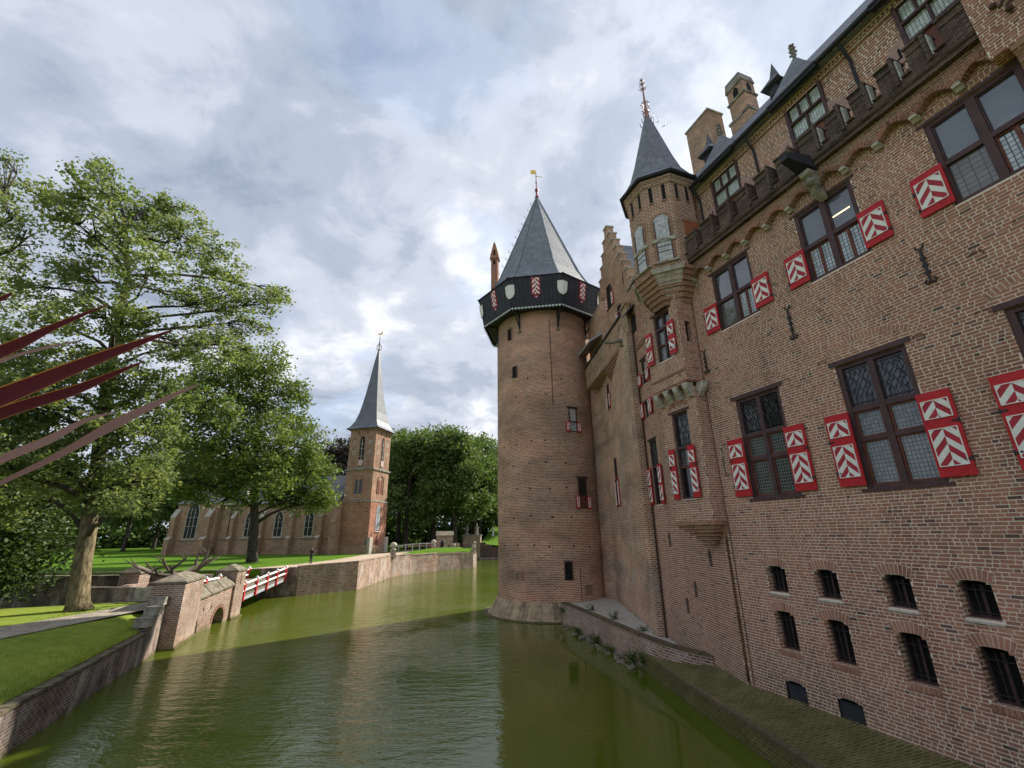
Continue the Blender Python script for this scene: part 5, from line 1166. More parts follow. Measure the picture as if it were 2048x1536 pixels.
# dead branches lying on the pillar
dbm = MB(); random.seed(5)
def branch(p, d, l, r_, dep):
    pts = [Vector(p)]; dd = Vector(d).normalized()
    for i in range(4): dd = (dd+Vector((random.uniform(-.3,.3),random.uniform(-.3,.3),random.uniform(-.15,.25)))).normalized(); pts.append(pts[-1]+dd*l/4)
    dbm.tube(pts, [r_*(1-.18*i) for i in range(5)], 6)
    if dep: 
        for q in (2, 3): branch(pts[q], (dd+Vector((random.uniform(-1,1),random.uniform(-1,1),random.uniform(0,.8)))), l*.62, r_*.55, dep-1)
for a in (0.3,1.6,2.7,3.6,5.2): branch((0,0,0), (math.cos(a),math.sin(a),.25), 2.0, .17, 2)
o = obj('dead_branches', dbm, plain("driftwood", (0.12, 0.095, 0.08), 0.95, var=0.4, bump=0.6)); o.location = (-20.3,28.8,3.3); tag(o, 'bare dead tree branches lying on the wall behind the gate pillar', 'branches')

# ------------------------------------------------------------------ church
CA = -76.0; ce = (math.sin(R(CA)), math.cos(R(CA))); CROT = math.atan2(ce[1], ce[0])
chu = thing('church', 'brick village church with square tower and tall curved grey spire', 'church', (-24.3,77.2,2.5), CROT)
w = 5.55
M_brickBA = bricktex('blind_arch_brick', (0.32,0.2,0.145), (0.25,0.155,0.115), (0.38,0.31,0.24), bw=.4, rh=.17, ms=.02)
M_churchglass = glassm('church_glass', (0.012,0.013,0.015), 0.4, lead=.015, leadcol=(.03,.03,.032), bw=.3, rh=.35, spec=.12)
def gothic(wd, h, n=6):
    pts = [(-wd/2,0),(wd/2,0)]; hs = h-wd*.8
    pts += [(wd/2-wd*.5*(i/n)**1.6*1.0 if i < n else 0, hs+(h-hs)*math.sin(math.pi/2*i/n)) for i in range(n+1)]
    pts += [(-(wd/2-wd*.5*(i/n)**1.6), hs+(h-hs)*math.sin(math.pi/2*i/n)) for i in range(n-1, -1, -1)]
    return pts
def gwin(parent, wd, h, loc, rz, lights=2, stone=True, glass=None, name='gothic_window', frame=True):
    f = obj(name, MB().xz(gothic(wd+.36, h+.3), -.05, .03), M_brickBA if not stone else M_stone, parent, loc, rz)
    obj('pane', MB().xz([(x, z+.12) for x, z in gothic(wd, h)], .031, .045), glass or M_churchglass, f)
    mu = MB()
    for i in range(1, lights): x = -wd/2+wd*i/lights; mu.box(x-.05,x+.05,.046,.11,.12,h*.93-abs(x)*.9)
    for z in (.35,.6): mu.box(-wd/2,wd/2,.046,.07,h*z,h*z+.05)
    mu.tube([(-wd/4,.08,h*.72),(0,.08,h*.88),(wd/4,.08,h*.72)], .05, 5)
    obj('tracery', mu, M_stone, f); obj('sill', MB().yz([(-.05,-.02),(.2,-.1),(.2,-.2),(-.05,-.2)], -wd/2-.25, wd/2+.25), M_stone, f)
    return f
obj('tower_base', MB().box(0,w,-w,0,-.6,8.45), bricktex('church_brown_brick', (0.36,0.205,0.14), (0.28,0.155,0.11), (0.42,0.31,0.23), bw=.4, rh=.17, ms=.02), chu); obj('red_brick_facing', MB().box(-.03,-.001,-w+.02,-.02,-.5,8.3), M_brickCr, chu)
obj('tower_plinth', MB().box(-.12,w+.1,-w-.1,.12,-.6,1.3), M_brickC, chu)
obj('tower_middle', MB().box(.12,w-.12,-w+.12,-.12,8.45,13.9), M_brickC, chu)
obj('tower_belfry', MB().box(.18,w-.18,-w+.18,-.18,13.9,21.2), M_brickC, chu)
for z in (8.45, 13.9): obj('string_course', MB().box(-.08,w+.08,-w-.08,.08,z-.12,z+.14), M_stoneG, chu)
obj('eaves', MB().box(-.1,w+.1,-w-.1,.1,21.0,21.2), M_brickC, chu)
sp = [(3.3,21.2),(2.75,21.75),(2.2,22.9),(1.78,24.6),(1.42,26.8),(1.1,29.2),(.78,32.0),(.45,35.0),(.12,37.6)]
obj('spire', MB().lathe([(r_*math.sqrt(2), z) for r_, z in sp], 4, (w/2,-w/2), R(45)), M_lead, chu)
fn = MB(); cxx, cyy = w/2, -w/2; fn.tube([(cxx,cyy,37.2),(cxx,cyy,39.5),(cxx,cyy,41.2)], [.14,.07,.03], 6)
for i in range(6):
    a = i*math.pi/3; fn.tube([(cxx,cyy,37.5),(cxx+.5*math.cos(a),cyy+.5*math.sin(a),37.9),(cxx+.5*math.cos(a),cyy+.5*math.sin(a),38.4),(cxx,cyy,39.3)], .045, 4)
fno = obj('finial', fn, M_rust, chu); obj('weathercock', MB().xz([(cxx-.5,41.0),(cxx-.2,41.05),(cxx+.1,41.0),(cxx+.3,41.15),(cxx+.5,41.0),(cxx+.45,41.35),(cxx+.2,41.35),(cxx-.15,41.3),(cxx-.3,41.6),(cxx-.55,41.65)], cyy-.03, cyy+.03), M_gold, fno)
def face(which, x, z):     # 0: front face, 1: right face
    return ((x, 0, z), 0.0) if which == 0 else ((0, -x, z), math.pi/2)
for wh in (0, 1):
    sgn = .18
    def at(x, z, off): 
        return ((x, -off, z), 0.0) if wh == 0 else ((off, -x, z), R(90))
    l, r_ = at(w/2, 14.3, .18); gwin(chu, .85, 5.4, l, r_, 2, False, M_dark, 'belfry_window')
    for dx in (-1.55, 1.55):
        l, r_ = at(w/2+dx, 14.3, .18); f = obj('blind_arch', MB().xz(gothic(.95, 5.6), -.02, .012), M_brickBA, chu, l, r_)
        for z in (2.2, 4.0):
            dd = MB()
            for i in range(3):
                for j in range(3): dd.xz([(-.28+.28*i,z+.28*j),(-.14+.28*i,z+.14+.28*j),(-.28+.28*i,z+.28+.28*j),(-.42+.28*i,z+.14+.28*j)], .012, .02)
            obj('diaper', dd, M_stone, f)
    l, r_ = at(w/2, 14.45, .18); cv = MB()
    for sx in (-.21, .21): chevron(cv, sx-.17, sx+.17, .15, 1.1, .12)
    obj('chevron_louvre', cv, [M_redp, M_white, M_white], chu, l, r_)
    l, r_ = at(w/2, 9.7, .12); f = obj('round_arch_window', MB().xz([(-1.0,-.6),(1.0,-.6),(1.0,2.3)]+[(1.0*math.cos(math.pi*i/8), 2.3+.95*math.sin(math.pi*i/8)) for i in range(9)], -.02, .02), M_brickC, chu, l, r_)
    for sx in (-.42, .42): obj('pane', MB().xz([(sx-.28,0),(sx+.28,0),(sx+.28,2.2)]+[(sx+.28*math.cos(math.pi*i/6), 2.2+.28*math.sin(math.pi*i/6)) for i in range(7)], .021, .04), M_woodr if wh else M_glassD, f)
    ho = [(1.0*math.cos(math.pi*i/10), .06, 2.3+.95*math.sin(math.pi*i/10)) for i in range(11)]; obj('hood', MB().tube([(1.0,.06,0)]+ho+[(-1.0,.06,0)], .09, 5), M_brickCr, f)
    for x in (-.9, .9): l, r_ = at(w/2+x, 20.0, .18); obj('slit', MB().box(-.07,.07,-.02,.02,0,.8), M_dark, chu, l, r_)
gwin(chu, 1.25, 4.2, (0,-w*.48,3.6), R(90), 2, False, M_leaded, 'west_window')
dr = obj('door', MB().xz(gothic(1.3, 2.9), -.02, .05), M_woodr, chu, (0,-w*.48,-.1), R(90)); obj('door_arch', MB().xz(gothic(1.9, 3.4), -.02, .02), M_brickCr, dr); obj('door_straps', MB().box(-.6,.6,.051,.06,.7,.78).box(-.6,.6,.051,.06,1.9,1.98), M_iron, dr)
obj('tower_buttress', MB().xz([(-.15,0),(.75,0),(.75,2.0),(.45,2.5),(.1,2.6),(-.15,2.2)], .0, .0).box(-.5,.0,-w-.3,-w+.7,-.5,2.6).box(-.5,0,-.75,.12,-.5,2.6) , M_stone, chu)
# nave, transept block, roofs
NY = .6; NX1 = 30.0
obj('nave_wall', MB().box(w,NX1,-9.5,NY,-.9,8.7), M_brickC, chu)
obj('nave_plinth', MB().box(w,NX1,NY,NY+.12,-.9,1.2).box(w,NX1,NY,NY+.14,2.55,2.72), M_brickC, chu)
obj('nave_roof', MB().yz([(NY+.35,8.6),(-4.5,13.6),(-9.9,8.6)], w+.05, NX1), M_slateD, chu)
obj('gutter', MB().tube([(w+.1,NY+.35,8.62),(NX1,NY+.35,8.62)], .09, 5), M_leadl, chu)
for x in (11.2, 17.4, 23.6): gwin(chu, 1.5, 4.1, (x,NY,2.85), 0, 2)
for i, x in enumerate((8.7, 14.5, 20.6, 26.8)):
    b_ = obj('buttress', MB().yz([(NY,-.9),(NY+.95,-.9),(NY+.95,2.6),(NY+.65,3.0),(NY+.65,6.1),(NY,7.2)], x-.4, x+.4), M_brickC, chu); obj('weathering', MB().yz([(NY+.5,2.95),(NY+1.02,2.6),(NY+1.02,2.72),(NY+.5,3.1)], x-.44, x+.44).yz([(NY-.02,7.25),(NY+.72,6.1),(NY+.72,6.25),(NY-.02,7.4)], x-.44, x+.44), M_stone, b_)
for k_, (a, b_) in enumerate(((w-.2,w+.9),)): obj('angle_buttress', MB().yz([(0,-.9),(1.5,-.9),(1.5,5.2),(.2,7.9)], a, b_), M_brickC, chu)
TX0, TX1, TY = 30.0, 41.5, 1.6
obj('choir_wall', MB().xy([(TX0,TY),(TX1-2.2,TY),(TX1,TY-2.4),(TX1,-9),(TX0,-9)], -.9, 9.0), M_brickC, chu)
obj('choir_plinth', MB().xy([(TX0,TY+.15),(TX1-2.15,TY+.15),(TX1+.13,TY-2.35),(TX1+.1,-9),(TX0,-9)], -.9, 1.2).box(TX0,TX1-2.3,TY,TY+.13,2.5,2.7), M_brickC, chu)
obj('choir_roof', MB().add([(TX0-.2,TY+.3,8.9),(TX1-2,TY+.3,8.9),(TX1+.3,TY-2.3,8.9),(TX1+.3,-9,8.9),(TX0-.2,-9,8.9),(TX0-.2,-4.0,13.6),(TX1-4,-4.0,13.6)], [(0,1,6,5),(1,2,6),(2,3,6),(3,4,5,6)]), M_slateD, chu)
gwin(chu, 2.5, 6.2, (35.4,TY,2.7), 0, 3)
for x in (31.2, 39.0):
    b_ = obj('buttress', MB().yz([(TY,-.9),(TY+1.2,-.9),(TY+1.2,2.6),(TY+.8,3.1),(TY+.8,6.4),(TY,7.8)], x-.55, x+.55), M_brickC, chu); obj('weathering', MB().yz([(TY+.6,3.05),(TY+1.27,2.6),(TY+1.27,2.74),(TY+.6,3.2)], x-.6, x+.6).yz([(TY,7.85),(TY+.87,6.4),(TY+.87,6.55),(TY,8.0)], x-.6, x+.6), M_stone, b_)
obj('dormer', MB().xz([(-.7,0),(.7,0),(0,1.5)], -1.5, .2), M_brickCr, chu, (33.5,-.6,11.0)); obj('downpipe', MB().tube([(27.9,NY+.15,-.5),(27.9,NY+.15,8.5)], .07, 5), M_rust, chu)
dg = obj('side_gable', MB().xz([(-1.4,8.7),(1.4,8.7),(0,10.9)], -2.0, .45), M_stone, chu, (25.0,NY,0))

# ------------------------------------------------------------------ forecourt furniture
def ball_pillar(x, y, label, h=1.0):
    t = thing('ball_pillar', label, 'pillar', (x,y,2.5), R(20), 'stone ball pillars'); obj('shaft', MB().box(-.35,.35,-.35,.35,0,h), M_quay, t)
    obj('ball', MB().lathe([(.42,h),(.42,h+.1),(.2,h+.14),(.15,h+.22),(.36,h+.32),(.5,h+.55),(.42,h+.8),(.2,h+.95),(0,h+.98)], 12), M_stone, t, smooth=True)
ball_pillar(-16.75,64.9,'stone ball on a short brick pillar at the quay corner by the church'); ball_pillar(-14.6,84.5,'stone ball on a short pillar beside the small brick gatehouse')
ln = thing('sitting_lion', 'pale stone animal sitting on the tip of the curved quay wall', 'statue', (-6.95,80.0,2.35), R(30)); obj('plinth', MB().box(-.35,.35,-.35,.35,0,.5), M_quay, ln)
obj('body', MB().ball((0,0,.95), .38, 8, 6, 0, (.8,1,1.25)).ball((.1,-.12,1.55), .24, 8, 6).tube([(.15,-.25,1.2),(.2,-.33,.52)], .09, 6).tube([(-.1,-.25,1.2),(-.12,-.33,.52)], .09, 6), M_stone, ln, smooth=True)
gt = thing('gatehouse', 'small pink brick gatehouse with a gabled slab roof beyond the small lawn', 'gatehouse', (-13.1,87.5,2.4), R(12))
obj('wall', MB().box(-1.5,1.5,-1.1,1.1,-.2,2.75), M_gate, gt); obj('roof', MB().yz([(-1.3,2.76),(0,3.5),(1.3,2.76)], -1.65, 1.65), M_cap, gt); obj('doorway', MB().xz([(-.3,0),(.3,0),(.3,1.6),(0,2.0),(-.3,1.6)], -1.11,-1.09), M_dark, gt, (-.5,0,0)); obj('side_opening', MB().box(-.5,.4,-1.112,-1.09,.2,1.1), M_bank, gt, (1.0,0,0))
wf = thing('white_fence', 'low white and pink plank railing curving behind the church forecourt', 'fence', (-22.0,89,2.5), R(-4))
for i in range(9):
    x = i*1.35; z = .35+.35*math.sin(math.pi*i/9); obj('post', MB().box(x-.08,x+.08,-.08,.08,-.1,z+.75), M_rail, wf)
    if i < 8:
        z2 = .35+.35*math.sin(math.pi*(i+1)/9)
        for h in (.15,.55): obj('rail', MB().tube([(x,0,z+h),(x+1.35,0,z2+h)], .09, 4), M_rail if h > .3 else plain("pink_rail_%d" % i, (.5,.27,.25), .7), wf)
obj('bank_wall', MB().box(5.5,11.5,.3,.7,-.2,1.2), M_quay, wf)
lp = thing('bollard_lantern', 'thin dark post standing at the lawn edge before the gatehouse', 'post', (-12.8,81.3,2.5)); obj('post', MB().lathe([(.1,0),(.08,.2),(.06,1.2),(.12,1.3),(.12,1.6),(0,1.75)], 8), M_iron, lp)
sp_ = thing('statue_pedestal', 'large square weathered pedestal block carrying two statues by the far moat', 'pedestal', (-9.3,102.6,0)); obj('block', MB().box(-1.9,1.9,-1.2,2.5,-.5,4.9), M_gate, sp_); obj('cap', MB().box(-2.05,2.05,-1.35,2.65,4.901,5.1), M_stoneG, sp_); obj('dark_wing', MB().box(-5.5,-1.901,0,2.5,-.5,3.4), M_bank, sp_)
def statue(x, y, z, label, h=2.2, mat=None):
    t = thing('statue', label, 'statue', (x,y,z)); obj('pedestal', MB().box(-.35,.35,-.35,.35,0,.5), mat or M_stone, t)
    b_ = MB(); b_.lathe([(.3,.5),(.32,.9),(.24,1.3),(.3,1.65),(.24,1.85),(.1,1.95),(.14,2.05),(.17,2.2),(.1,2.36),(0,2.4)], 10); b_.tube([(.26,0,1.75),(.42,-.12,1.45),(.25,-.3,1.3)], [.09,.08,.06], 6); b_.tube([(-.26,0,1.75),(-.4,0,1.4),(-.3,-.1,1.05)], [.09,.08,.06], 6)
    obj('figure', b_, mat or M_stone, t, smooth=True)
statue(-8.3,103.0,5.1,'weathered stone figure standing on the big pedestal block'); statue(-10.6,103.0,5.1,'second grey figure crouching at the pedestal left edge', mat=M_stoneG)
statue(-5.3,116,4.6,'pale garden statue on the sunny lawn next to the round tower', mat=M_litjamb_statue)
dw = thing('stepped_wall', 'dark brick moat wall stepping down in front of the sunny lawn', 'wall', (-7.35,101.8,0))
for i in range(6): obj('wall_step', MB().box(i*1.15,(i+1)*1.15-.002,-.4,.4,-.6,3.5-.5*i), M_brickD, dw)
obj('plinth', MB().box(-9,14,-.8,-.42,-.6,.5), M_bank, dw)
o = obj('far_lawn', MB().add([(-7.4,102.3,3.3),(-2,102.3,2.6),(30,102,2.6),(60,150,7.5),(-6,150,8.5),(-7.6,112,4.6)], [(0,1,2,3,4)]), M_grass); tag(o, kind='structure')
# person photographing on the church lawn
def person(loc, rz, label):
    t = thing('person', label, 'person', loc, rz)
    J = {'pel':(0,0,.95,.15),'chest':(0,.02,1.3,.17),'neck':(0,0,1.5,.07),'head':(0,-.02,1.62,.095),'top':(0,-.02,1.72,.075),
         'shl':(.19,0,1.42,.075),'ell':(.27,-.14,1.2,.055),'hal':(.08,-.3,1.52,.042),'shr':(-.19,0,1.42,.075),'elr':(-.27,-.14,1.2,.055),'har':(-.08,-.3,1.52,.042),
         'hpl':(.1,0,.9,.11),'knl':(.12,-.03,.5,.075),'anl':(.12,.02,.09,.05),'tol':(.13,-.16,.04,.04),'hpr':(-.1,0,.9,.11),'knr':(-.11,-.01,.5,.075),'anr':(-.12,.03,.09,.05),'tor':(-.14,-.15,.04,.04)}
    names = list(J); E = [('pel','chest'),('chest','neck'),('neck','head'),('head','top'),('chest','shl'),('shl','ell'),('ell','hal'),('chest','shr'),('shr','elr'),('elr','har'),('pel','hpl'),('hpl','knl'),('knl','anl'),('anl','tol'),('pel','hpr'),('hpr','knr'),('knr','anr'),('anr','tor')]
    me = bpy.data.meshes.new('body'); me.from_pydata([J[n_][:3] for n_ in names], [(names.index(a), names.index(b_)) for a, b_ in E], [])
    mc, N, L, P = newmat("dark_clothes_and_skin"); g = N.new('ShaderNodeTexCoord'); sx = N.new('ShaderNodeSeparateXYZ'); L.new(g.outputs['Object'], sx.inputs[0])
    hm_ = rampn(N, L, sx.outputs[2], [(.0, 0.0), (1.0, 1.0)]); m1 = math_(N, L, 'GREATER_THAN', sx.outputs[2], 1.505)
    L.new(mixc(N, L, m1, (0.012,0.012,0.015), (0.5,0.3,0.22)), P.inputs['Base Color']); P.inputs['Roughness'].default_value = .8
    me.materials.append(mc); b_ = place('body', me, t)
    md = b_.modifiers.new('skin', 'SKIN'); sv = me.skin_vertices[0].data
    for i, n_ in enumerate(names): sv[i].radius = (J[n_][3], J[n_][3]*.85)
    sv[0].use_root = True; b_.modifiers.new('sub', 'SUBSURF').levels = 1; b_.modifiers['sub'].render_levels = 1
    obj('hair', MB().ball((0,.02,1.69), .125, 10, 6, 0, (1,1.05,.85)), plain("brown_hair", (.09,.05,.03), .7), t, smooth=True)
    return t
person((-23.0,53.3,2.5), R(160), 'person in black clothes raising both hands to take a photo on the lawn')
ph = thing('phone', 'dark phone held up by the person on the church lawn', 'phone', (-23.0+.31*math.sin(R(160)), 53.3-.33*math.cos(R(160)), 4.02), R(160)); obj('phone_body', MB().box(-.09,.09,-.006,.006,-.045,.045), M_black, ph)

# ------------------------------------------------------------------ trees
def leaves(clumps, size, dens, seed, droop=0.15, flat=1.0, sub=26, spread=.42, thin=1.0, thinz=99):
    r_ = np.random.default_rng(seed); P = []; S = []
    for (x, y, z, rad) in clumps:
        ns = max(11, int(dens*rad**2*(thin if z > thinz else 1))); d = r_.normal(size=(ns,3)); d /= np.linalg.norm(d, axis=1)[:,None]; d[:,2] *= flat
        rr = rad*r_.uniform(.2,1.3,ns)**.65; c = np.array([x,y,z])+d*rr[:,None]
        for q in c:
            m = r_.integers(int(sub*.6), int(sub*1.4)); P.append(q+r_.normal(size=(m,3))*np.array([spread,spread,spread*.6]))
    P = np.concatenate(P); n = len(P); a = r_.normal(size=(n,3)); a[:,2] *= .6; a /= np.linalg.norm(a, axis=1)[:,None]
    up = r_.normal(size=(n,3)); b_ = np.cross(a, up); b_ /= np.linalg.norm(b_, axis=1)[:,None]
    s = size*r_.uniform(.6,1.35,n)[:,None]; nn = np.cross(a, b_)
    V = np.empty((n,4,3)); V[:,0] = P-a*s*.5; V[:,1] = P+b_*s*.3+nn*s*.08; V[:,2] = P+a*s*.5; V[:,3] = P-b_*s*.3+nn*s*.08
    me = bpy.data.meshes.new('crown'); me.vertices.add(n*4); me.vertices.foreach_set('co', V.ravel().astype(np.float32))
    me.loops.add(n*4); me.loops.foreach_set('vertex_index', np.arange(n*4, dtype=np.int32)); me.polygons.add(n); me.polygons.foreach_set('loop_start', np.arange(0, n*4, 4, dtype=np.int32)); me.polygons.foreach_set('loop_total', np.full(n, 4, dtype=np.int32))
    me.update(); me.validate(); return me
def limb_mesh(trunk, trad, clumps, seed, r0=.2, n=8):
    random.seed(seed); tr = MB(); tr.tube(trunk, trad, 12); lm = MB(); T = [Vector(p) for p in trunk]
    for (x, y, z, rad) in clumps:
        c = Vector((x,y,z)); best = None
        for i in range(1, len(T)):
            for q in range(5):
                p = T[i-1].lerp(T[i], q/5); d = (c-p).length + (6 if p.z > c.z-.3*abs((c-p).xy.length) else 0)
                if best is None or d < best[0]: best = (d, p, i)
        p = best[1]; mid = p.lerp(c, .5)+Vector((random.uniform(-.5,.5),random.uniform(-.5,.5),random.uniform(-.2,.9))); rr = r0*random.uniform(.6,1.1)*(1.25 if best[2] < len(T)/2 else .8)
        pts = [p, p.lerp(mid,.5)+Vector((0,0,.25)), mid, mid.lerp(c,.6)+Vector((random.uniform(-.4,.4),random.uniform(-.4,.4),.2)), c]
        lm.tube(pts, [rr,rr*.8,rr*.6,rr*.4,rr*.22], 6)
        for q in range(16):
            e = c+Vector((random.gauss(0,1),random.gauss(0,1),random.gauss(0,.8))).normalized()*rad*.9; s_ = pts[random.choice((2,3,3,4))]
            lm.tube([s_, s_.lerp(e,.5)+Vector((0,0,random.uniform(-.2,.4))), e], [rr*.3,rr*.2,rr*.06], 4)
    return tr, lm
def big_tree(name, label, cat, base, trunk, trad, clumps, lmat, size, dens, seed, bark, r0=.2, group=None, sub=26, spread=.42, flat=1.0, thin=1.0, thinz=99, fork=99):
    t = thing(name, label, cat, base, 0, group); rel = lambda p: (p[0]-base[0], p[1]-base[1], p[2]-base[2])
    cl = [(*rel(c[:3]), c[3]) for c in clumps]; tr, lm = limb_mesh([rel(p) for p in trunk], trad, cl, seed, r0)
    if fork < 90:
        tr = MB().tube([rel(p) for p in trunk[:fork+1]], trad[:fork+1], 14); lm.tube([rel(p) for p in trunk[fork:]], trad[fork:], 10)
    obj('trunk', tr, bark, t, smooth=True); tag(obj('limbs', lm, M_barkd, t, smooth=True), kind='stuff'); me = leaves(cl, size, dens, seed, sub=sub, spread=spread, flat=flat, thin=thin, thinz=thinz); me.materials.append(lmat); place('crown', me, t)  # limbs take the dark bark, backlit shade put into their colour
    return t
OAK = [(-24.0,20.7,24.9,1.47),(-28.4,24.3,29.8,0.87),(-26.0,25.9,27.1,1.96),(-25.3,20.6,23.1,1.28),(-27.4,21.1,25.0,0.89),(-22.8,25.5,25.4,1.73),(-24.5,26.1,28.5,1.02),(-22.8,29.0,25.8,1.93),(-18.2,25.5,20.7,1.48),(-16.3,26.2,20.4,0.94),(-19.1,32.0,24.4,0.66),(-18.7,28.5,19.9,1.08),(-22.9,28.7,22.1,1.66),(-21.2,22.0,20.3,1.6),(-25.1,23.2,23.3,1.73),(-27.4,23.9,21.6,1.42),(-19.2,26.1,17.4,1.46),(-21.2,31.7,19.4,1.37),(-23.7,29.4,18.5,1.64),(-21.4,22.2,16.9,1.54),(-22.6,21.0,17.2,1.34),(-26.5,22.7,17.5,1.3),(-29.7,23.9,20.6,1.25),(-21.5,25.9,13.9,1.55),(-22.1,23.6,14.1,1.57),(-24.6,23.4,14.7,1.57),(-23.2,20.3,13.0,1.35),(-25.2,20.3,14.6,1.26),(-26.1,22.0,12.0,1.56),(-25.1,23.8,11.6,1.66),(-22.2,23.7,11.2,1.65),(-20.9,24.8,11.2,1.44),(-23.9,21.8,9.1,1.48),(-23.9,24.6,8.6,1.38),(-21.2,25.2,8.7,1.41),(-20.3,23.1,7.2,0.89),(-27.8,24.9,7.7,1.65),(-22.0,27.2,9.5,1.23),(-28.4,21.7,13.6,2.1),(-25.2,19.9,9.5,2.05)]
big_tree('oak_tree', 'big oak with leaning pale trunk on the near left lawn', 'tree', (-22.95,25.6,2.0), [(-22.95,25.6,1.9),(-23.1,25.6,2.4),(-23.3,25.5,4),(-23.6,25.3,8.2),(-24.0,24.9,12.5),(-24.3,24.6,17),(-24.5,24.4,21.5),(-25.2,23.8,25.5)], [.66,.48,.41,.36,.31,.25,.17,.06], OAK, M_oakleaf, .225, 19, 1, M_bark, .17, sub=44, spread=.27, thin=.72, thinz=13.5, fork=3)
OAKL = [(-35.2,24.3,28.8,1.21),(-35.2,24.1,30.9,0.63),(-30.3,21.9,24.2,1.36),(-29.9,22.6,23.0,1.23),(-34.3,24.3,22.8,1.94),(-34.5,23.0,25.6,1.92),(-32.7,24.8,20.1,1.6),(-31.7,22.5,17.2,2.28),(-33.9,22.5,21.5,2.1),(-35,20,17,2.2),(-36.5,23,20,2.3),(-33,21,13,2.2)]
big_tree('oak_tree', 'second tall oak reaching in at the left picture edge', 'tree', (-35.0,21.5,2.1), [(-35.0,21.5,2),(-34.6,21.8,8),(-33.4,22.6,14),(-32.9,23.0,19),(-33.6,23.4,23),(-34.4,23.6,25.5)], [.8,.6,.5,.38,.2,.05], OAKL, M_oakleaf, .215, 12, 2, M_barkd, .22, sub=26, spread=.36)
T2 = [(-32.5,55.0,27.3,2.35),(-36.6,55.4,26.8,2.83),(-38.3,52.5,24.4,2.66),(-31.8,58.8,24.2,2.66),(-35.3,56.9,22.3,3.23),(-35.7,51.3,18.8,2.88),(-37.8,49.3,20.8,2.23),(-31.1,61.3,20.5,2.36),(-31.3,55.9,17.3,3.09),(-34.7,53.6,15.6,2.95),(-41.2,56.6,16.2,2.72),(-27.8,59.6,17.3,2.26),(-27.5,63.0,14.7,2.13),(-25.3,60.8,11.0,1.62),(-28.9,60.6,12.7,2.58),(-30.3,55.5,12.1,2.61),(-35.4,57.0,11.8,2.67),(-39.1,56.8,11.8,2.41),(-39.6,53.0,12.0,2.14),(-28.7,61.6,10.1,1.77),(-26.5,61.9,10.1,1.64),(-38.5,49.2,16.6,2.17),(-31.3,60.5,10.4,1.74)]
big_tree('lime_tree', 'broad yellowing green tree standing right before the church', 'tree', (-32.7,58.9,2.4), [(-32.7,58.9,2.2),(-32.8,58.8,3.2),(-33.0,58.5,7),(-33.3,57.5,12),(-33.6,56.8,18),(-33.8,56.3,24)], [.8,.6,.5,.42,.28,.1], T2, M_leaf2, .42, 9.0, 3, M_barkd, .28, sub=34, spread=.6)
# woods: three crowns shared by individual trees
def proto(seed, h, rad, mat, bark, nclump=24, low=.3, size=.62, dens=4.5):
    rr = random.Random(seed); cl = []
    for i in range(nclump):
        zz = h*(low+(1-low)*rr.random()**.85); f = (zz/h-low)/(1-low); r_ = rad*math.sqrt(max(.05, 1-(f*1.06-.38)**2/.52))*rr.uniform(.45,.85); a = rr.uniform(0,6.28)
        cl.append((r_*math.cos(a), r_*math.sin(a), zz*.94, rad*rr.uniform(.28,.42)))
    tr, lm = limb_mesh([(0,0,-.3),(0,0,.6),(rr.uniform(-.3,.3),rr.uniform(-.3,.3),h*.4),(rr.uniform(-.6,.6),0,h*.85)], [.7,.5,.4,.1], cl[:14], seed, .16)
    me = leaves(cl, size, dens, seed, sub=26, spread=.8); me.materials.append(mat)
    return tr.mesh('trunk', bark, True), lm.mesh('limbs', bark, True), me
PR = [proto(101,25,7.5,M_leaf3,M_barkd), proto(102,22,6.5,M_leaf3,M_barkd), proto(103,27,7.0,M_leaf3,M_barkd,30)]
CPr = proto(104,24,7.5,M_copper,M_barkd,26,.2)
YEW = proto(105,9,3.6,M_leafd,M_barkd,26,.05,.3,16)
def wood_tree(x, y, z, pr, sc, rz, name, label, group):
    t = thing(name, label, 'tree', (x,y,z), rz, group); t.scale = (sc,sc,sc)
    for nm, me in zip(('trunk','limbs','crown'), pr): place(nm, me, t)
    return t
G1 = 'trees of the wood right of the church'
for i, (x, y, k_, sc, lab) in enumerate([(-22.5,97,0,1.0,'broad green tree just right of the church spire foot'),(-17.5,101,2,.98,'tall tree behind the white fence, second from the church'),(-12.5,98,1,1.08,'round tree behind the small gatehouse'),(-9.5,110,0,.98,'tree behind the statue pedestal'),(-4.0,128,1,.9,'smaller tree whose crown touches the round tower edge'),(-27,108,2,.95,'tree half hidden behind the church tower'),(-15,114,0,1.05,'back row tree seen between the wood crowns'),(-9,120,2,1.0,'back row tree above the gatehouse'),(-2,123,1,1.1,'back row tree by the round tower'),(-21,119,1,1.1,'back row tree behind the church end')]):
    wood_tree(x, y, 2.5 if y < 103 else 4.0, PR[k_], sc, i*1.3, 'park_tree', lab, G1)
wood_tree(-42,108,2.5,CPr,1.05,.4,'copper_beech','dark copper beech rising behind the church roof',None)
G2 = 'trees of the park left of the church'
for i, (x, y, k_, sc, lab) in enumerate([(-66,108,1,.95,'park tree beside the church choir'),(-78,112,0,.9,'park tree seen under the big oak, right one'),(-92,110,2,.85,'park tree under the big oak, middle one'),(-104,114,1,.95,'park tree under the big oak, left one'),(-120,108,0,.9,'park tree behind the dark yew bush'),(-70,128,2,1.0,'rear park tree behind the choir'),(-86,130,0,1.0,'rear park tree deep behind the lawn'),(-102,132,1,1.1,'rear park tree in the far left wood'),(-118,112,2,1.0,'far left park tree'),(-55,118,0,1.0,'park tree behind the choir roof')]):
    wood_tree(x, y, 2.5, PR[k_], sc, i*1.7+.5, 'park_tree', lab, G2)
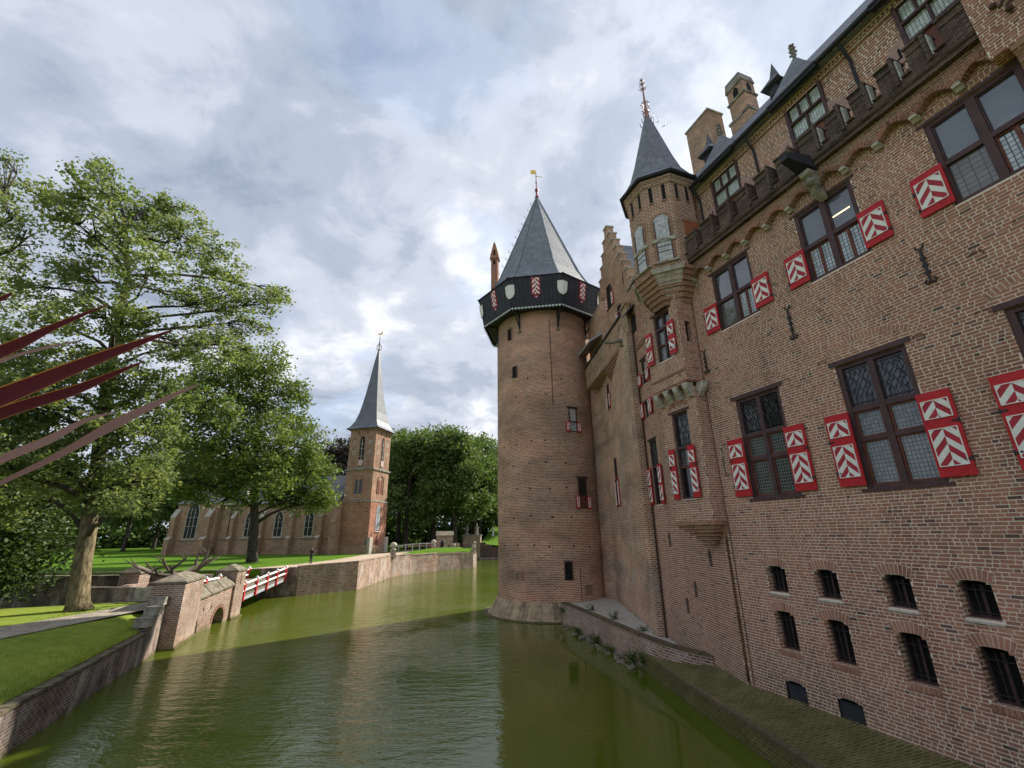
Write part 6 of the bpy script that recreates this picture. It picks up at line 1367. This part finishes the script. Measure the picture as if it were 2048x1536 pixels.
for i, (x, y, sc, lab) in enumerate([(-31.2,28.0,.95,'dark yew bush left of the oak trunk'),(-34.5,26.0,1.15,'taller dark yew at the left picture edge')]):
    wood_tree(x, y, 1.6, YEW, sc, i*2.1, 'yew_bush', lab, 'dark yews by the near lawn')
fw = np.random.default_rng(7); fc = [(float(x), float(150+12*math.sin(x*.05)+fw.uniform(-6,6)), float(h_), 5.0) for x in np.arange(-260, 40, 3.2) for h_ in (fw.uniform(1,5), fw.uniform(4,9), fw.uniform(8,18))]
me = leaves(fc, 1.3, .9, 77, sub=20, spread=1.8); me.materials.append(M_leaf3); o = place('far_wood', me); tag(o, 'dense far wood closing the view behind park and church', 'wood', kind='stuff')
# grass blades on the near bank edge
rg = np.random.default_rng(9); V = []; F = []; base = 0
for i in range(12000):
    k_ = rg.integers(3, len(Sl)-2); t_ = rg.random(); d = rg.random()**1.6*4.2; x = Sl[k_][0]*(1-t_)+Sl[k_+1][0]*t_+nl.x*d; y = Sl[k_][1]*(1-t_)+Sl[k_+1][1]*t_+nl.y*d
    sc_ = float(np.interp(y, [7, 14.6, 20.3, 24, 26.2], [1.15, 1.1, .8, .42, .25])); z = float(np.interp(d/sc_, [q[0] for q in OFF], [q[1] for q in OFF]))-.03; h = rg.uniform(.05,.14)*(1.6 if d < .4 else 1); a = rg.uniform(0,6.28); w_ = .012; lx, ly = rg.normal(0,.04), rg.normal(0,.04)
    V += [(x-w_*math.cos(a),y-w_*math.sin(a),z),(x+w_*math.cos(a),y+w_*math.sin(a),z),(x+lx,y+ly,z+h)]; F.append((base,base+1,base+2)); base += 3
o = obj('grass_blades', MB().add(V, F), M_blade); tag(o, 'short grass blades along the near moat bank', 'grass', kind='stuff')
# ------------------------------------------------------------------ cordyline beside the camera
co = thing('cordyline_plant', 'red brown cordyline with long strap leaves reaching in from the left', 'plant', (-1.25,.62,4.0))
def cleafm(name, c, edge):
    m, N, L, P = newmat(name); uv = N.new('ShaderNodeUVMap'); uv.uv_map = 'UVMap'; sx = N.new('ShaderNodeSeparateXYZ'); L.new(uv.outputs[0], sx.inputs[0])
    e = rampn(N, L, math_(N, L, 'ABSOLUTE', math_(N, L, 'SUBTRACT', sx.outputs[0], .5)), [(.43, 0.0), (.49, 1.0)]); stn = rampn(N, L, noisen(N, L, 1.0, 3, .6, vec=uv.outputs[0], sc=(30, 1.5, 1)), [(.3, .8), (.7, 1.2)])
    L.new(mixc(N, L, e, mixc(N, L, 1.0, c, stn, 'MULTIPLY'), edge), P.inputs['Base Color']); P.inputs['Roughness'].default_value = .6; P.inputs['Specular IOR Level'].default_value = .15
    t = N.new('ShaderNodeBsdfTranslucent'); L.new(mixc(N, L, e, c, edge), t.inputs[0]); mx = N.new('ShaderNodeMixShader'); mx.inputs[0].default_value = .3; L.new(P.outputs[0], mx.inputs[1]); L.new(t.outputs[0], mx.inputs[2]); L.new(mx.outputs[0], N['Material Output'].inputs[0]); return m
M_cl = cleafm("cordyline_red", (0.10, 0.012, 0.012), (0.6, 0.26, 0.04)); M_clp = cleafm("cordyline_pale", (0.34, 0.2, 0.17), (0.4, 0.24, 0.12))
CL = [([(-0.998,0.56,5.74,0.017),(-0.878,0.596,5.809,0.0187),(-0.783,0.62,5.869,0.0153),(-0.728,0.633,5.919,0.008),(-0.668,0.646,5.966,0.0008)],'r'),
([(-1.129,0.666,5.731,0.006),(-0.983,0.702,5.823,0.0067),(-0.904,0.72,5.897,0.0044),(-0.845,0.731,5.927,0.0036),(-0.787,0.74,5.947,0.0009)],'p'),
([(-0.905,0.514,5.656,0.017),(-0.808,0.55,5.713,0.019),(-0.708,0.58,5.783,0.0187),(-0.621,0.602,5.845,0.0125),(-0.561,0.615,5.884,0.0061),(-0.528,0.621,5.906,0.0008)],'r'),
([(-1.002,0.574,5.646,0.013),(-0.885,0.61,5.7,0.0139),(-0.772,0.64,5.778,0.0128),(-0.689,0.658,5.82,0.011),(-0.643,0.668,5.852,0.0057),(-0.608,0.675,5.876,0.0008)],'r'),
([(-0.879,0.54,5.582,0.011),(-0.798,0.57,5.628,0.01),(-0.701,0.6,5.702,0.0075),(-0.655,0.612,5.732,0.0078),(-0.621,0.62,5.761,0.0044),(-0.589,0.627,5.776,0.0007)],'p'),
([(-0.955,0.6,5.539,0.009),(-0.864,0.63,5.592,0.0061),(-0.759,0.66,5.678,0.0044),(-0.703,0.673,5.718,0.0061),(-0.638,0.688,5.772,0.0104),(-0.578,0.7,5.816,0.0058),(-0.532,0.708,5.847,0.0009)],'p'),
([(-0.953,0.552,5.806,0.014),(-0.856,0.582,5.885,0.0117),(-0.79,0.6,5.951,0.0054),(-0.779,0.603,5.966,0.0008)],'r')]
random.seed(31)
for a in (2.0,2.6,3.1,3.7,4.2):
    d = Vector((math.cos(a), math.sin(a), 0)); CL.append(([(-1.25+d.x*r_, .62+d.y*r_, 5.4+h, w_) for r_, h, w_ in ((.15,.2,.015),(.3,.34,.017),(.45,.38,.012),(.6,.3,.001))], 'r'))
for pts, kind in CL:
    P = [Vector((-1.25,.62,5.36))] + [Vector(p[:3]) for p in pts]; Wd = [.008] + [p[3] for p in pts]
    # smooth resample
    Q = []; QW = []
    for i in range(len(P)-1):
        p0, p1, p2, p3 = P[max(i-1,0)], P[i], P[i+1], P[min(i+2, len(P)-1)]
        for q in range(6):
            t = q/6; Q.append(.5*((2*p1)+(p2-p0)*t+(2*p0-5*p1+4*p2-p3)*t*t+(3*p1-p0-3*p2+p3)*t**3)); QW.append(Wd[i]*(1-t)+Wd[i+1]*t)
    Q.append(P[-1]); QW.append(Wd[-1]); mb = MB(); vs = []; dist = 0; ds = []
    for i, p in enumerate(Q):
        tg = (Q[min(i+1,len(Q)-1)]-Q[max(i-1,0)]).normalized(); sd_ = tg.cross(Vector((.25,-1,.35))).normalized(); nr = sd_.cross(tg)
        if i: dist += (p-Q[i-1]).length
        ds.append(dist); o_ = p-Vector((-1.25,.62,4.0))
        vs += [o_+sd_*QW[i]+nr*QW[i]*.25, o_-nr*QW[i]*.05, o_-sd_*QW[i]+nr*QW[i]*.25]
    for i in range(len(Q)-1):
        for k_ in (0, 1):
            pass
    fs = []; uvs = []
    for i in range(len(Q)-1):
        for k_ in (0, 1):
            fs.append((i*3+k_, (i+1)*3+k_, (i+1)*3+k_+1, i*3+k_+1)); uvs.append(((k_*.5, ds[i]),(k_*.5, ds[i+1]),(k_*.5+.5, ds[i+1]),(k_*.5+.5, ds[i])))
    mb.add(vs, fs, 0, uvs); obj('leaf', mb, M_cl if kind == 'r' else M_clp, co, smooth=True)
obj('stem', MB().tube([(0,0,.35),(.01,0,.9),(0,0,1.37)], [.035,.03,.03], 8), M_barkd, co)
obj('pot', MB().lathe([(0,0),(.16,0),(.22,.36),(.24,.36),(.24,.4),(.21,.4),(.2,.35),(0,.35)], 20), plain("terracotta", (.35,.16,.09), .9), co, smooth=True)
